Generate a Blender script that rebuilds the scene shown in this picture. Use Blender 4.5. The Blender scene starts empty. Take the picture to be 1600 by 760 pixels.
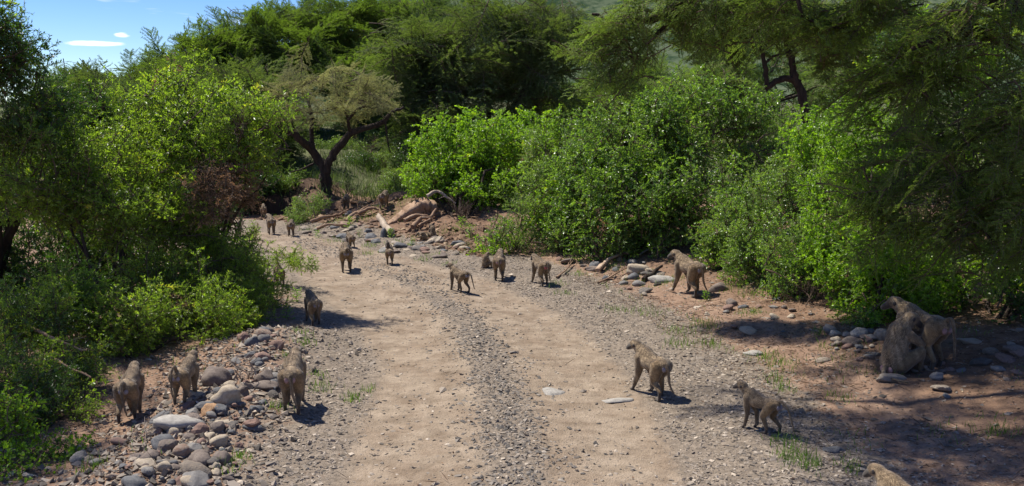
import bpy, math, random
import numpy as np
from mathutils import Vector, Matrix, Quaternion

random.seed(7); rng = np.random.default_rng(7)
scene = bpy.context.scene
C = scene.collection

# ------------------------------------------------------------------ camera, sky, sun, exposure
F, PW, PH, CAMZ, PITCH = 1555.0, 1600.0, 760.0, 3.0, math.radians(7.62)
cam_d = bpy.data.cameras.new('camera'); cam = bpy.data.objects.new('camera', cam_d); C.objects.link(cam)
cam_d.sensor_width = 36.0; cam_d.lens = 36.0 * F / PW
cam_d.clip_start = 0.1; cam_d.clip_end = 3000
cam.location = (0, 0, CAMZ); cam.rotation_euler = (math.radians(90) - PITCH, 0, 0)
scene.camera = cam

SUN_EL = math.radians(58)
SUN_AZ = Vector((-0.82, 0.57, 0)).normalized()          # horizontal direction towards the sun
sun_dir = Vector((SUN_AZ.x * math.cos(SUN_EL), SUN_AZ.y * math.cos(SUN_EL), math.sin(SUN_EL)))
w = bpy.data.worlds.new('World'); scene.world = w; w.use_nodes = True
nt = w.node_tree; nt.nodes.clear()
wo = nt.nodes.new('ShaderNodeOutputWorld'); bg = nt.nodes.new('ShaderNodeBackground')
sky = nt.nodes.new('ShaderNodeTexSky'); sky.sky_type = 'NISHITA'; sky.sun_disc = False
sky.sun_elevation = SUN_EL; sky.sun_rotation = math.atan2(SUN_AZ.x, SUN_AZ.y)
sky.air_density = 1.0; sky.dust_density = 0.0; sky.ozone_density = 5.0; sky.altitude = 2500
tc = nt.nodes.new('ShaderNodeTexCoord'); mp = nt.nodes.new('ShaderNodeMapping')
mp.inputs['Scale'].default_value = (3.0, 3.0, 22.0); mp.inputs['Location'].default_value = (0.35, 0.2, 0.12)
nz = nt.nodes.new('ShaderNodeTexNoise'); nz.inputs['Scale'].default_value = 1.6; nz.inputs['Detail'].default_value = 6
nz.inputs['Roughness'].default_value = 0.55
cr = nt.nodes.new('ShaderNodeValToRGB'); cr.color_ramp.elements[0].position = 0.56; cr.color_ramp.elements[1].position = 0.74
cr.color_ramp.elements[0].color = (0, 0, 0, 1); cr.color_ramp.elements[1].color = (.9, .9, .9, 1)
mx = nt.nodes.new('ShaderNodeMixRGB'); mx.inputs['Color2'].default_value = (8.6, 8.8, 9.1, 1)
hs = nt.nodes.new('ShaderNodeHueSaturation'); hs.inputs['Hue'].default_value = 0.515; hs.inputs['Saturation'].default_value = 1.22; hs.inputs['Value'].default_value = 0.92
bg.inputs['Strength'].default_value = 0.10
l = nt.links.new
def wm(op, a, b=0.0):
    m = nt.nodes.new('ShaderNodeMath'); m.operation = op
    for i, v in enumerate((a, b)):
        if isinstance(v, (int, float)): m.inputs[i].default_value = v
        else: nt.links.new(v, m.inputs[i])
    return m.outputs[0]
sx = nt.nodes.new('ShaderNodeSeparateXYZ'); l(tc.outputs['Generated'], sx.inputs[0]); az_ = wm('ARCTAN2', sx.outputs['X'], sx.outputs['Y'])
wn = nt.nodes.new('ShaderNodeTexNoise'); wn.inputs['Scale'].default_value = 60; wn.inputs['Detail'].default_value = 5; wmp = nt.nodes.new('ShaderNodeMapping'); wmp.inputs['Scale'].default_value = (1, 1, 4)
l(tc.outputs['Generated'], wmp.inputs['Vector']); l(wmp.outputs[0], wn.inputs['Vector']); cmask = None
for (pa, pe, ra, rb) in ((-0.392, 0.0600, 0.027, 0.0024), (-0.367, 0.0680, 0.007, 0.0023), (-0.385, 0.1060, 0.030, 0.0022), (-0.52, 0.082, 0.05, 0.003), (0.6, 0.12, 0.06, 0.004), (-1.1, 0.15, 0.09, 0.006), (1.3, 0.2, 0.1, 0.008)):
    ex = wm('DIVIDE', wm('SUBTRACT', az_, pa), ra); ey = wm('DIVIDE', wm('SUBTRACT', sx.outputs['Z'], pe), rb)
    e_ = wm('ADD', wm('ADD', wm('MULTIPLY', ex, ex), wm('MULTIPLY', ey, ey)), wm('MULTIPLY', wm('SUBTRACT', wn.outputs['Fac'], 0.5), 2.6))
    mrn = nt.nodes.new('ShaderNodeMapRange'); mrn.interpolation_type = 'SMOOTHSTEP'; mrn.inputs['From Min'].default_value = 1.3; mrn.inputs['From Max'].default_value = 0.1; l(e_, mrn.inputs['Value'])
    cmask = mrn.outputs[0] if cmask is None else wm('MAXIMUM', cmask, mrn.outputs[0])
l(tc.outputs['Generated'], mp.inputs['Vector']); l(mp.outputs[0], nz.inputs['Vector']); l(nz.outputs['Fac'], cr.inputs['Fac'])
l(wm('MAXIMUM', cr.outputs['Color'], wm('MULTIPLY', cmask, .85)), mx.inputs['Fac']); l(sky.outputs[0], hs.inputs['Color']); l(hs.outputs[0], mx.inputs['Color1'])
l(mx.outputs[0], bg.inputs['Color']); l(bg.outputs[0], wo.inputs['Surface'])
sd = bpy.data.lights.new('sun', 'SUN'); sd.energy = 4.7; sd.angle = math.radians(0.9); sd.color = (1.0, 0.95, 0.86)
so = bpy.data.objects.new('sun', sd); C.objects.link(so)
so.rotation_euler = sun_dir.to_track_quat('Z', 'Y').to_euler()
scene.view_settings.view_transform = 'Standard'; scene.view_settings.look = 'None'
scene.view_settings.exposure = 0.72; scene.view_settings.gamma = 1.0
scene.view_settings.use_curve_mapping = False
scene.cycles.max_bounces = 6; scene.cycles.transparent_max_bounces = 4
scene.cycles.diffuse_bounces = 3; scene.cycles.glossy_bounces = 2; scene.cycles.transmission_bounces = 4

# ------------------------------------------------------------------ numeric helpers
def sstep(x, a, b):
    t = np.clip((x - a) / (b - a), 0, 1); return t * t * (3 - 2 * t)

def vnoise(x, y, seed=0):
    x = np.asarray(x, float); y = np.asarray(y, float)
    xi = np.floor(x).astype(np.int64); yi = np.floor(y).astype(np.int64)
    xf = x - xi; yf = y - yi; xf = xf * xf * (3 - 2 * xf); yf = yf * yf * (3 - 2 * yf)
    def hsh(a, b):
        n = (a * 374761393 + b * 668265263 + seed * 1442695041) & 0x7fffffff
        n = ((n ^ (n >> 13)) * 1274126177) & 0x7fffffff
        n = n ^ (n >> 16)
        return (n & 0xffff) / 65535.0
    return ((hsh(xi, yi) * (1 - xf) + hsh(xi + 1, yi) * xf) * (1 - yf) + (hsh(xi, yi + 1) * (1 - xf) + hsh(xi + 1, yi + 1) * xf) * yf)

def fbm(x, y, s=1.0, o=4, seed=0):
    r = 0; a = 0.5; t = 0
    for i in range(o):
        r = r + a * (vnoise(x * s, y * s, seed + i * 17) - 0.5); t += a; a *= 0.5; s *= 2.1
    return r / t

def ray(px, py):
    u = (px - PW / 2) / F; v = (PH / 2 - py) / F
    return np.array([u, math.cos(PITCH) + v * math.sin(PITCH), -math.sin(PITCH) + v * math.cos(PITCH)])

def P(px, py, Y):
    d = ray(px, py); return Vector((d * (Y / d[1]))) + Vector((0, 0, CAMZ))

def flat(px, py):
    d = ray(px, py); t = -CAMZ / d[2]; return np.array([d[0] * t, d[1] * t])

# wheel tracks read from the photograph: (image row, left edge, right edge)
TL = [(900, 520, 740), (760, 545, 742), (700, 560, 742), (640, 585, 742), (560, 605, 722), (500, 560, 690), (460, 515, 640), (430, 478, 590), (400, 445, 530), (380, 415, 480), (368, 370, 430)]
TR = [(900, 885, 1130), (760, 862, 1062), (700, 852, 1042), (640, 835, 1012), (590, 815, 975), (540, 788, 930), (500, 755, 880), (470, 712, 830), (440, 645, 762), (420, 588, 690), (400, 530, 622), (385, 488, 560), (372, 440, 500)]
def track_line(T):
    out = []
    for (r, a, b) in T:
        p = flat(a, r); q = flat(b, r); out.append(((p + q) / 2, np.linalg.norm(q - p) / 2))
    return out
LTL, LTR = track_line(TL), track_line(TR)
CL = [((a[0] + b[0]) / 2) for a, b in zip(track_line(TL), track_line(TR[:1] + TR[1:3] + [TR[3]] + [TR[4]] + TR[6:12]))]
CL = [flat(820, 900), flat(803, 760), flat(797, 700), flat(790, 640), flat(765, 570), flat(722, 500), flat(675, 455), flat(615, 425), flat(540, 402), flat(478, 384), flat(425, 371), flat(330, 362)]

def polydist(x, y, pts, widths=None):
    best = np.full(np.shape(x), 1e9); bw = np.ones(np.shape(x)); sgn = np.zeros(np.shape(x))
    for i in range(len(pts) - 1):
        ax, ay = pts[i]; bx, by = pts[i + 1]; dx, dy = bx - ax, by - ay
        t = np.clip(((x - ax) * dx + (y - ay) * dy) / (dx * dx + dy * dy), 0, 1)
        qx, qy = ax + t * dx, ay + t * dy
        d = np.hypot(x - qx, y - qy); m = d < best
        best = np.where(m, d, best)
        sgn = np.where(m, np.sign((x - ax) * dy - (y - ay) * dx), sgn)
        if widths is not None: bw = np.where(m, widths[i] * (1 - t) + widths[i + 1] * t, bw)
    return best, bw, sgn

def road_lat(x, y):
    d, _, s = polydist(x, y, CL); return d * s                      # positive on the right-hand side

MOUND = flat(655, 352); PILE = [flat(420, 540), flat(380, 600), flat(320, 660), flat(250, 740)]
def height(x, y):
    x = np.asarray(x, float); y = np.asarray(y, float)
    lat = road_lat(x, y)
    near = 1 - sstep(np.abs(lat), 2.2, 3.2)
    z = 0.03 * np.cos(np.clip(lat, -2.4, 2.4) * 2.6) * near
    z = z + sstep(lat, 2.8, 8.0) * 0.50 * (1 - sstep(y, 24, 30))
    z = z + sstep(lat, 7, 20) * 0.5
    pd, _, _ = polydist(x, y, PILE)
    z = z + 0.16 * np.exp(-(pd / 0.55) ** 2)
    z = z - 0.22 * sstep(-lat, 4.2, 6.0) * (1 - sstep(y, 10, 16))
    z = z + sstep(y, 30, 75) * 3.0
    z = z + 0.65 * np.exp(-(((x - MOUND[0]) / 1.9) ** 2 + ((y - MOUND[1] - 1.2) / 2.2) ** 2))
    # eroded bank under the umbrella acacia, beyond the bend
    edge = 28.4 + 1.6 * fbm(x, y * .2, 0.9, 4, 5)
    z = z + (sstep(y, edge, edge + 0.25) * .65 + .35 * sstep(y, edge + .7, edge + 1.0)) * (0.85 + 0.5 * fbm(x, y, 1.1, 4, 6)) * (1.0 - 0.6 * sstep(x, -6.4, -4.6)) * (1 - sstep(y, 34, 60)) * (1 - sstep(x, -3.5, 0))
    rough = 0.25 + 0.75 * sstep(np.abs(lat), 2.0, 4.0)
    z = z + rough * (0.16 * fbm(x, y, 0.7, 3, 1) + 0.07 * fbm(x, y, 3.0, 3, 2)) + 0.018 * fbm(x, y, 9.0, 3, 3) + (0.25 * sstep(y, 20, 26) * sstep(lat, 2.6, 4.0)) * fbm(x, y, 1.3, 3, 9)
    return z

def G(px, py):
    """the ground point seen at a photograph pixel"""
    d = ray(px, py); t = np.concatenate([np.arange(4, 60, 0.04), np.arange(60, 200, 0.5)])
    X = d[0] * t; Y = d[1] * t; Z = CAMZ + d[2] * t
    below = Z < height(X, Y)
    i = int(np.argmax(below)) if below.any() else len(t) - 1
    return Vector((X[i], Y[i], float(height(X[i], Y[i]))))

def hz(x, y): return float(height(np.array([x]), np.array([y]))[0])

# ------------------------------------------------------------------ object helpers
def tag(o, label=None, cat=None, group=None, kind=None):
    if label: o['label'] = label
    if cat: o['category'] = cat
    if group: o['group'] = group
    if kind: o['kind'] = kind
    return o

def link(name, me, parent=None, loc=None):
    o = bpy.data.objects.new(name, me); C.objects.link(o)
    if parent: o.parent = parent
    if loc is not None: o.location = loc
    return o

def empty(name, loc, label, cat, group=None):
    o = bpy.data.objects.new(name, None); C.objects.link(o); o.location = loc; o.empty_display_size = 0.1
    return tag(o, label, cat, group)

def mesh(name, V, Fs, mats, midx=None, tint=None, smooth=False, extra=None):
    """V (n,3); Fs list of integer arrays (m,k); midx material per face; tint per vertex"""
    me = bpy.data.meshes.new(name)
    V = np.asarray(V, np.float32)
    me.vertices.add(len(V)); me.vertices.foreach_set('co', V.ravel())
    loops = np.concatenate([f.ravel() for f in Fs]).astype(np.int32)
    cnt = np.concatenate([np.full(len(f), f.shape[1]) for f in Fs]).astype(np.int32)
    st = np.concatenate([[0], np.cumsum(cnt)[:-1]]).astype(np.int32)
    me.loops.add(len(loops)); me.loops.foreach_set('vertex_index', loops)
    me.polygons.add(len(cnt)); me.polygons.foreach_set('loop_start', st); me.polygons.foreach_set('loop_total', cnt)
    if midx is not None: me.polygons.foreach_set('material_index', np.asarray(midx, np.int32))
    me.polygons.foreach_set('use_smooth', np.full(len(cnt), smooth))
    for m in (mats if isinstance(mats, (list, tuple)) else [mats]): me.materials.append(m)
    if tint is not None:
        a = me.attributes.new('tint', 'FLOAT', 'POINT'); a.data.foreach_set('value', np.asarray(tint, np.float32))
    for k, v in (extra or {}).items():
        a = me.attributes.new(k, 'FLOAT', 'POINT'); a.data.foreach_set('value', np.asarray(v, np.float32))
    me.update(calc_edges=True)
    return me

class Geo:
    def __init__(s): s.V = []; s.F = {3: [], 4: []}; s.M = {3: [], 4: []}; s.T = []; s.n = 0
    def add(s, V, Fc, m=0, t=0.5):
        V = np.asarray(V, float).reshape(-1, 3); Fc = np.asarray(Fc)
        s.V.append(V); s.F[Fc.shape[1]].append(Fc + s.n); s.M[Fc.shape[1]].append(np.full(len(Fc), m))
        s.T.append(np.broadcast_to(np.asarray(t, float), (len(V),))); s.n += len(V)
    def mesh(s, name, mats, smooth=False):
        Fs = []; Ms = []
        for k in (3, 4):
            if s.F[k]: Fs.append(np.concatenate(s.F[k])); Ms.append(np.concatenate(s.M[k]))
        return mesh(name, np.concatenate(s.V), Fs, mats, np.concatenate(Ms), np.concatenate(s.T), smooth)

def tube(pts, rad, sides=6, closed=True):
    pts = np.asarray(pts, float); n = len(pts); rad = np.broadcast_to(np.asarray(rad, float), (n,))
    tan = np.gradient(pts, axis=0); tan /= np.linalg.norm(tan, axis=1)[:, None] + 1e-9
    a = np.array([0, 0, 1.0]) if abs(tan[0][2]) < 0.9 else np.array([1.0, 0, 0])
    V = []
    for i in range(n):
        u = np.cross(tan[i], a); u /= np.linalg.norm(u) + 1e-9; v = np.cross(tan[i], u); a = np.cross(u, tan[i])
        for k in range(sides):
            an = 2 * math.pi * k / sides
            V.append(pts[i] + rad[i] * (math.cos(an) * u + math.sin(an) * v))
    Q = []
    for i in range(n - 1):
        for k in range(sides):
            Q.append((i * sides + k, i * sides + (k + 1) % sides, (i + 1) * sides + (k + 1) % sides, (i + 1) * sides + k))
    Q = np.array(Q)
    return np.array(V), Q

def wiggle(p, q, n=6, amp=0.08, sag=0.0):
    p = np.array(p, float); q = np.array(q, float); L = np.linalg.norm(q - p); out = []
    off = np.cumsum(rng.normal(0, 1, (n, 3)), axis=0); off -= np.linspace(0, 1, n)[:, None] * off[-1]
    for i in range(n):
        t = i / (n - 1); o = p + (q - p) * t + off[i] * amp * L / n ** 0.5 * (1 if 0 < i < n - 1 else 0)
        o[2] += sag * L * 4 * t * (1 - t); out.append(o)
    return np.array(out)

def smoothline(pts, k=4):
    """Catmull-Rom through the given points"""
    pts = [np.array(p, float) for p in pts]; pts = [2 * pts[0] - pts[1]] + pts + [2 * pts[-1] - pts[-2]]; out = []
    for i in range(1, len(pts) - 2):
        a, b, c, d = pts[i - 1:i + 3]
        for j in range(k):
            t = j / k
            out.append(0.5 * ((2 * b) + (c - a) * t + (2 * a - 5 * b + 4 * c - d) * t * t + (3 * b - a - 3 * c + d) * t ** 3))
    out.append(pts[-2]); return np.array(out)

# ------------------------------------------------------------------ materials
def newmat(name):
    m = bpy.data.materials.new(name); m.use_nodes = True; m.node_tree.nodes.clear(); return m, m.node_tree
def N(t, typ, **kw):
    n = t.nodes.new(typ)
    for k, v in kw.items(): setattr(n, k, v)
    return n
def ramp(t, cols, src=None):
    r = N(t, 'ShaderNodeValToRGB'); e = r.color_ramp.elements
    while len(e) < len(cols): e.new(0.5)
    for i, (p, c) in enumerate(cols): e[i].position = p; e[i].color = (*c, 1)
    if src is not None: t.links.new(src, r.inputs['Fac'])
    return r
def mixc(t, f, a, b, mode='MIX'):
    m = N(t, 'ShaderNodeMixRGB', blend_type=mode)
    for s, v in (('Fac', f), ('Color1', a), ('Color2', b)):
        if isinstance(v, (int, float)): m.inputs[s].default_value = v
        elif isinstance(v, tuple): m.inputs[s].default_value = (*v, 1)
        else: t.links.new(v, m.inputs[s])
    return m.outputs[0]
def mth(t, op, a, b=0.0, c=None):
    m = N(t, 'ShaderNodeMath', operation=op)
    for i, v in enumerate((a, b) if c is None else (a, b, c)):
        if isinstance(v, (int, float)): m.inputs[i].default_value = v
        else: t.links.new(v, m.inputs[i])
    return m.outputs[0]
def noise(t, vec, scale, detail=4, rough=0.55, out='Fac'):
    n = N(t, 'ShaderNodeTexNoise'); n.inputs['Scale'].default_value = scale; n.inputs['Detail'].default_value = detail
    n.inputs['Roughness'].default_value = rough
    if vec is not None: t.links.new(vec, n.inputs['Vector'])
    return n.outputs[out]
def attr(t, name): return N(t, 'ShaderNodeAttribute', attribute_name=name).outputs['Fac']

def leafmat(name, dark, light, yellow=None, trans=0.4, rough=0.38, spec=0.5, tscale=(1.75, 1.85, 0.6)):
    m, t = newmat(name); L = t.links.new
    oi = N(t, 'ShaderNodeObjectInfo').outputs['Random']
    f = mth(t, 'ADD', mth(t, 'MULTIPLY', attr(t, 'tint'), 0.7), mth(t, 'MULTIPLY', oi, 0.3))
    cols = [(0.1, dark), (0.85, light)] + ([(0.98, yellow)] if yellow else [])
    col = ramp(t, cols, f).outputs[0]
    p = N(t, 'ShaderNodeBsdfPrincipled'); p.inputs['Roughness'].default_value = rough; p.inputs['Specular IOR Level'].default_value = spec
    L(col, p.inputs['Base Color'])
    tr = N(t, 'ShaderNodeBsdfTranslucent'); L(mixc(t, 1.0, col, tscale, 'MULTIPLY'), tr.inputs['Color'])
    mx = N(t, 'ShaderNodeMixShader'); mx.inputs[0].default_value = trans; L(p.outputs[0], mx.inputs[1]); L(tr.outputs[0], mx.inputs[2])
    o = N(t, 'ShaderNodeOutputMaterial'); L(mx.outputs[0], o.inputs['Surface']); return m

def solidmat(name, cols, scale=6.0, rough=0.85, bump=0.4, coord='Object', bscale=None, use_rand=0.0, use_tint=0.0, spec=0.3, stretch=None, bdist=0.02):
    m, t = newmat(name); L = t.links.new
    tcn = N(t, 'ShaderNodeTexCoord'); vec = tcn.outputs[coord]
    if stretch:
        mpn = N(t, 'ShaderNodeMapping'); mpn.inputs['Scale'].default_value = stretch; L(vec, mpn.inputs['Vector']); vec = mpn.outputs[0]
    f = noise(t, vec, scale, 6, 0.6)
    f = mth(t, 'ADD', mth(t, 'MULTIPLY', mth(t, 'SUBTRACT', f, 0.5), 1.5), 0.5)
    if use_rand:
        oi = N(t, 'ShaderNodeObjectInfo').outputs['Random']; f = mth(t, 'ADD', mth(t, 'MULTIPLY', f, 1 - use_rand), mth(t, 'MULTIPLY', oi, use_rand))
    if use_tint: f = mth(t, 'ADD', mth(t, 'MULTIPLY', f, 1 - use_tint), mth(t, 'MULTIPLY', attr(t, 'tint'), use_tint))
    col = ramp(t, cols, f).outputs[0]
    p = N(t, 'ShaderNodeBsdfPrincipled'); p.inputs['Roughness'].default_value = rough; p.inputs['Specular IOR Level'].default_value = spec
    L(col, p.inputs['Base Color'])
    if bump:
        b = N(t, 'ShaderNodeBump'); b.inputs['Strength'].default_value = bump; b.inputs['Distance'].default_value = bdist
        L(noise(t, vec, bscale or scale * 4, 5, 0.65), b.inputs['Height']); L(b.outputs[0], p.inputs['Normal'])
    o = N(t, 'ShaderNodeOutputMaterial'); L(p.outputs[0], o.inputs['Surface']); return m

M = {}
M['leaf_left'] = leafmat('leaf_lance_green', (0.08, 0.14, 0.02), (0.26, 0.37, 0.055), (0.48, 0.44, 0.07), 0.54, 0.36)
M['leaf_bright'] = leafmat('leaf_bright_green', (0.09, 0.18, 0.018), (0.25, 0.40, 0.035), (0.36, 0.38, 0.04), 0.5, 0.4)
M['leaf_glossy'] = leafmat('leaf_glossy_green', (0.06, 0.125, 0.025), (0.23, 0.36, 0.07), (0.30, 0.34, 0.05), 0.45, 0.34, 0.6)
M['leaf_pale'] = leafmat('leaf_pale_green', (0.095, 0.17, 0.045), (0.24, 0.35, 0.09), (0.36, 0.36, 0.09), 0.42, 0.32, 0.6)
M['leaf_dark'] = leafmat('leaf_dark_green', (0.03, 0.07, 0.014), (0.07, 0.14, 0.025), None, 0.35, 0.35)  # dark leaves; for the shaded thickets this puts shade into the colour
M['leaf_dead'] = leafmat('leaf_dead_brown', (0.15, 0.09, 0.05), (0.36, 0.25, 0.16), None, 0.3, 0.7, 0.2, (1.4, 1.1, 0.8))
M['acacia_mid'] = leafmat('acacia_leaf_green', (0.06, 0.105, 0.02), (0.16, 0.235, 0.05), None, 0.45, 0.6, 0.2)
M['acacia_dark'] = leafmat('acacia_leaf_dark', (0.065, 0.10, 0.032), (0.15, 0.205, 0.07), None, 0.4, 0.6, 0.2)
M['acacia_olive'] = leafmat('acacia_leaf_olive', (0.17, 0.19, 0.075), (0.40, 0.40, 0.18), None, 0.4, 0.7, 0.1, (1.3, 1.3, 0.9))
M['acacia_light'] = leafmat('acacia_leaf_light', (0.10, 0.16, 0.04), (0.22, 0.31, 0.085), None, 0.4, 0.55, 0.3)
M['grass'] = leafmat('grass_blade', (0.06, 0.12, 0.02), (0.13, 0.22, 0.035), (0.30, 0.26, 0.09), 0.35, 0.5, 0.3)
M['grass_far'] = leafmat('grass_far', (0.04, 0.07, 0.03), (0.11, 0.155, 0.065), (0.22, 0.19, 0.10), 0.3, 0.7, 0.1)
M['bark'] = solidmat('bark_dark', [(0.2, (0.02, 0.014, 0.011)), (0.8, (0.075, 0.052, 0.038))], 5, 0.95, 0.9, stretch=(3, 3, 0.6), bscale=14, bdist=0.05)
M['twig'] = solidmat('twig_brown', [(0.2, (0.06, 0.04, 0.028)), (0.8, (0.16, 0.11, 0.075))], 8, 0.9, 0)
M['deadwood'] = solidmat('dead_wood', [(0.15, (0.13, 0.078, 0.048)), (0.55, (0.30, 0.19, 0.12)), (0.9, (0.46, 0.35, 0.25))], 3, 0.9, 0.8, stretch=(2, 2, 2), bscale=18, use_rand=0.4)
M['bleached'] = solidmat('bleached_wood', [(0.2, (0.22, 0.16, 0.11)), (0.8, (0.46, 0.38, 0.29))], 6, 0.85, 0.5)
M['stone'] = solidmat('stone_grey_brown', [(0.15, (0.085, 0.077, 0.07)), (0.33, (0.17, 0.15, 0.13)), (0.48, (0.25, 0.20, 0.15)), (0.64, (0.38, 0.32, 0.25)), (0.85, (0.27, 0.17, 0.12))], 2.2, 0.85, 0.7, use_rand=0.6, bscale=9, bdist=.05)
M['stone_dark'] = solidmat('stone_dark', [(0.2, (0.06, 0.062, 0.068)), (0.8, (0.15, 0.145, 0.14))], 5, 0.7, 0.4, bscale=18)
M['stone_brown'] = solidmat('stone_brown', [(0.2, (0.12, 0.09, 0.075)), (0.8, (0.22, 0.175, 0.14))], 5, 0.8, 0.5, bscale=18)
M['stone_tan'] = solidmat('stone_tan', [(0.2, (0.30, 0.235, 0.16)), (0.8, (0.44, 0.37, 0.28))], 5, 0.85, 0.5, bscale=16)
M['stone_light'] = solidmat('stone_light', [(0.2, (0.22, 0.20, 0.175)), (0.8, (0.40, 0.37, 0.32))], 4, 0.8, 0.4, bscale=20)
M['stone_rust'] = solidmat('stone_rust', [(0.2, (0.26, 0.13, 0.06)), (0.8, (0.48, 0.31, 0.17))], 7, 0.85, 0.5, bscale=16)
M['gravel'] = solidmat('gravel_chips', [(0.05, (0.06, 0.051, 0.042)), (0.35, (0.165, 0.136, 0.107)), (0.65, (0.26, 0.213, 0.166)), (0.9, (0.45, 0.375, 0.29))], 9, 0.85, 0, use_tint=0.8)
M['gravel_dark'] = solidmat('gravel_dark', [(0.1, (0.05, 0.045, 0.04)), (0.5, (0.135, 0.118, 0.10)), (0.9, (0.30, 0.255, 0.205))], 9, 0.85, 0, use_tint=0.8)
M['litter'] = solidmat('leaf_litter', [(0.1, (0.07, 0.04, 0.025)), (0.6, (0.20, 0.12, 0.07)), (0.95, (0.42, 0.32, 0.2))], 9, 0.9, 0, use_tint=0.8)

def ground_material():
    m, t = newmat('ground_earth'); L = t.links.new
    pos = N(t, 'ShaderNodeNewGeometry').outputs['Position']
    n1 = noise(t, pos, 0.9, 6, 0.6); n2 = noise(t, pos, 5.0, 6, 0.65); n3 = noise(t, pos, 28.0, 4, 0.6)
    vor = N(t, 'ShaderNodeTexVoronoi'); vor.inputs['Scale'].default_value = 26; vor.inputs['Randomness'].default_value = 1
    L(pos, vor.inputs['Vector'])
    vor2 = N(t, 'ShaderNodeTexVoronoi'); vor2.inputs['Scale'].default_value = 60; L(pos, vor2.inputs['Vector'])
    sand = ramp(t, [(0.3, (0.205, 0.158, 0.112)), (0.7, (0.34, 0.268, 0.196))], n2).outputs[0]
    soil = ramp(t, [(0.25, (0.13, 0.082, 0.055)), (0.5, (0.24, 0.155, 0.105)), (0.75, (0.33, 0.23, 0.16))], n2).outputs[0]
    red = ramp(t, [(0.3, (0.105, 0.064, 0.041)), (0.7, (0.25, 0.155, 0.10))], n2).outputs[0]
    grav = ramp(t, [(0.15, (0.115, 0.092, 0.070)), (0.6, (0.215, 0.172, 0.13)), (0.9, (0.31, 0.252, 0.193))], mth(t, 'ADD', mth(t, 'MULTIPLY', vor.outputs['Color'], 0.6), mth(t, 'MULTIPLY', n3, 0.4))).outputs[0]
    green = ramp(t, [(0.35, (0.085, 0.08, 0.04)), (0.7, (0.11, 0.135, 0.055))], n2).outputs[0]
    def soft(a, lo=0.35, hi=0.65):
        v = mth(t, 'ADD', attr(t, a), mth(t, 'MULTIPLY', mth(t, 'SUBTRACT', n2, 0.5), 0.9))
        v = mth(t, 'ADD', v, mth(t, 'MULTIPLY', mth(t, 'SUBTRACT', n1, 0.5), 0.4))
        mr = N(t, 'ShaderNodeMapRange'); mr.interpolation_type = 'SMOOTHSTEP'
        mr.inputs['From Min'].default_value = lo; mr.inputs['From Max'].default_value = hi; L(v, mr.inputs['Value']); return mr.outputs[0]
    c = mixc(t, soft('red'), soil, red)
    c = mixc(t, soft('gravel'), c, grav)
    c = mixc(t, attr(t, 'bank_soil_shade'), c, (0.035, 0.024, 0.018))  # bank face: dark brown soil and tree shade, both put into the colour
    sand = mixc(t, ramp(t, [(0.42, (0, 0, 0)), (0.62, (1, 1, 1))], noise(t, pos, 1.7, 7, .7)).outputs[0], sand, mixc(t, 1.0, sand, (0.74, 0.70, 0.67), 'MULTIPLY'))
    c = mixc(t, soft('track', 0.3, 0.85), c, sand)
    c = mixc(t, soft('green'), c, green)
    c = mixc(t, mth(t, 'MULTIPLY', mth(t, 'GREATER_THAN', n3, 0.60), 0.35), c, mixc(t, 1.0, c, (0.55, 0.53, 0.5), 'MULTIPLY'))
    p = N(t, 'ShaderNodeBsdfPrincipled'); p.inputs['Roughness'].default_value = 0.95; p.inputs['Specular IOR Level'].default_value = 0.15
    L(c, p.inputs['Base Color'])
    b = N(t, 'ShaderNodeBump'); b.inputs['Strength'].default_value = 0.9; b.inputs['Distance'].default_value = 0.035
    hgt = mth(t, 'ADD', mth(t, 'MULTIPLY', n3, 0.4), mth(t, 'MULTIPLY', vor2.outputs['Distance'], -0.18)); hgt = mth(t, 'ADD', hgt, mth(t, 'MULTIPLY', n2, 0.9))
    L(hgt, b.inputs['Height']); L(b.outputs[0], p.inputs['Normal'])
    o = N(t, 'ShaderNodeOutputMaterial'); L(p.outputs[0], o.inputs['Surface']); return m
M['ground'] = ground_material()

# ------------------------------------------------------------------ the ground: one sheet to the horizon
def grow(a, b, step, far, ratio, sign=1):
    out = [b]; s = step
    while (out[-1] - far) * sign < 0: s *= ratio; out.append(out[-1] + sign * s)
    return out[1:]
def in_track(x, y, L):
    d, wd, _ = polydist(x, y, [p for p, _ in L], [q for _, q in L]); return d / wd
def masks(x, y):
    a = in_track(x, y, LTL); b = in_track(x, y, LTR); lat = road_lat(x, y)
    track = np.maximum(1 - sstep(a, 0.62, 1.75), 1 - sstep(b, 0.62, 1.6))
    gravel = (1 - sstep(np.abs(lat), 2.5, 3.9)) * (0.75 + 0.25 * sstep(lat, -1.0, 1.0)) * (1 - 0.6 * sstep(-lat, 1.6, 3.0))
    slope = sstep(lat, 1.9, 2.8) * sstep(y, 19.5, 22)
    gravel = gravel * (1 - .8 * slope)
    red = np.maximum(.75 * slope, 0) + np.clip(sstep(lat, 3.2, 5.0) * 0.72 + sstep(-lat, 2.2, 3.4) * 0.42, 0, 1) * (1 - 0.6 * sstep(y, 28, 31))
    red = np.clip(red, 0, .9)
    green = sstep(y, 29, 33) * 0.68 + 0.12 * sstep(lat, 3, 5)
    return track, gravel, red, green

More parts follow.
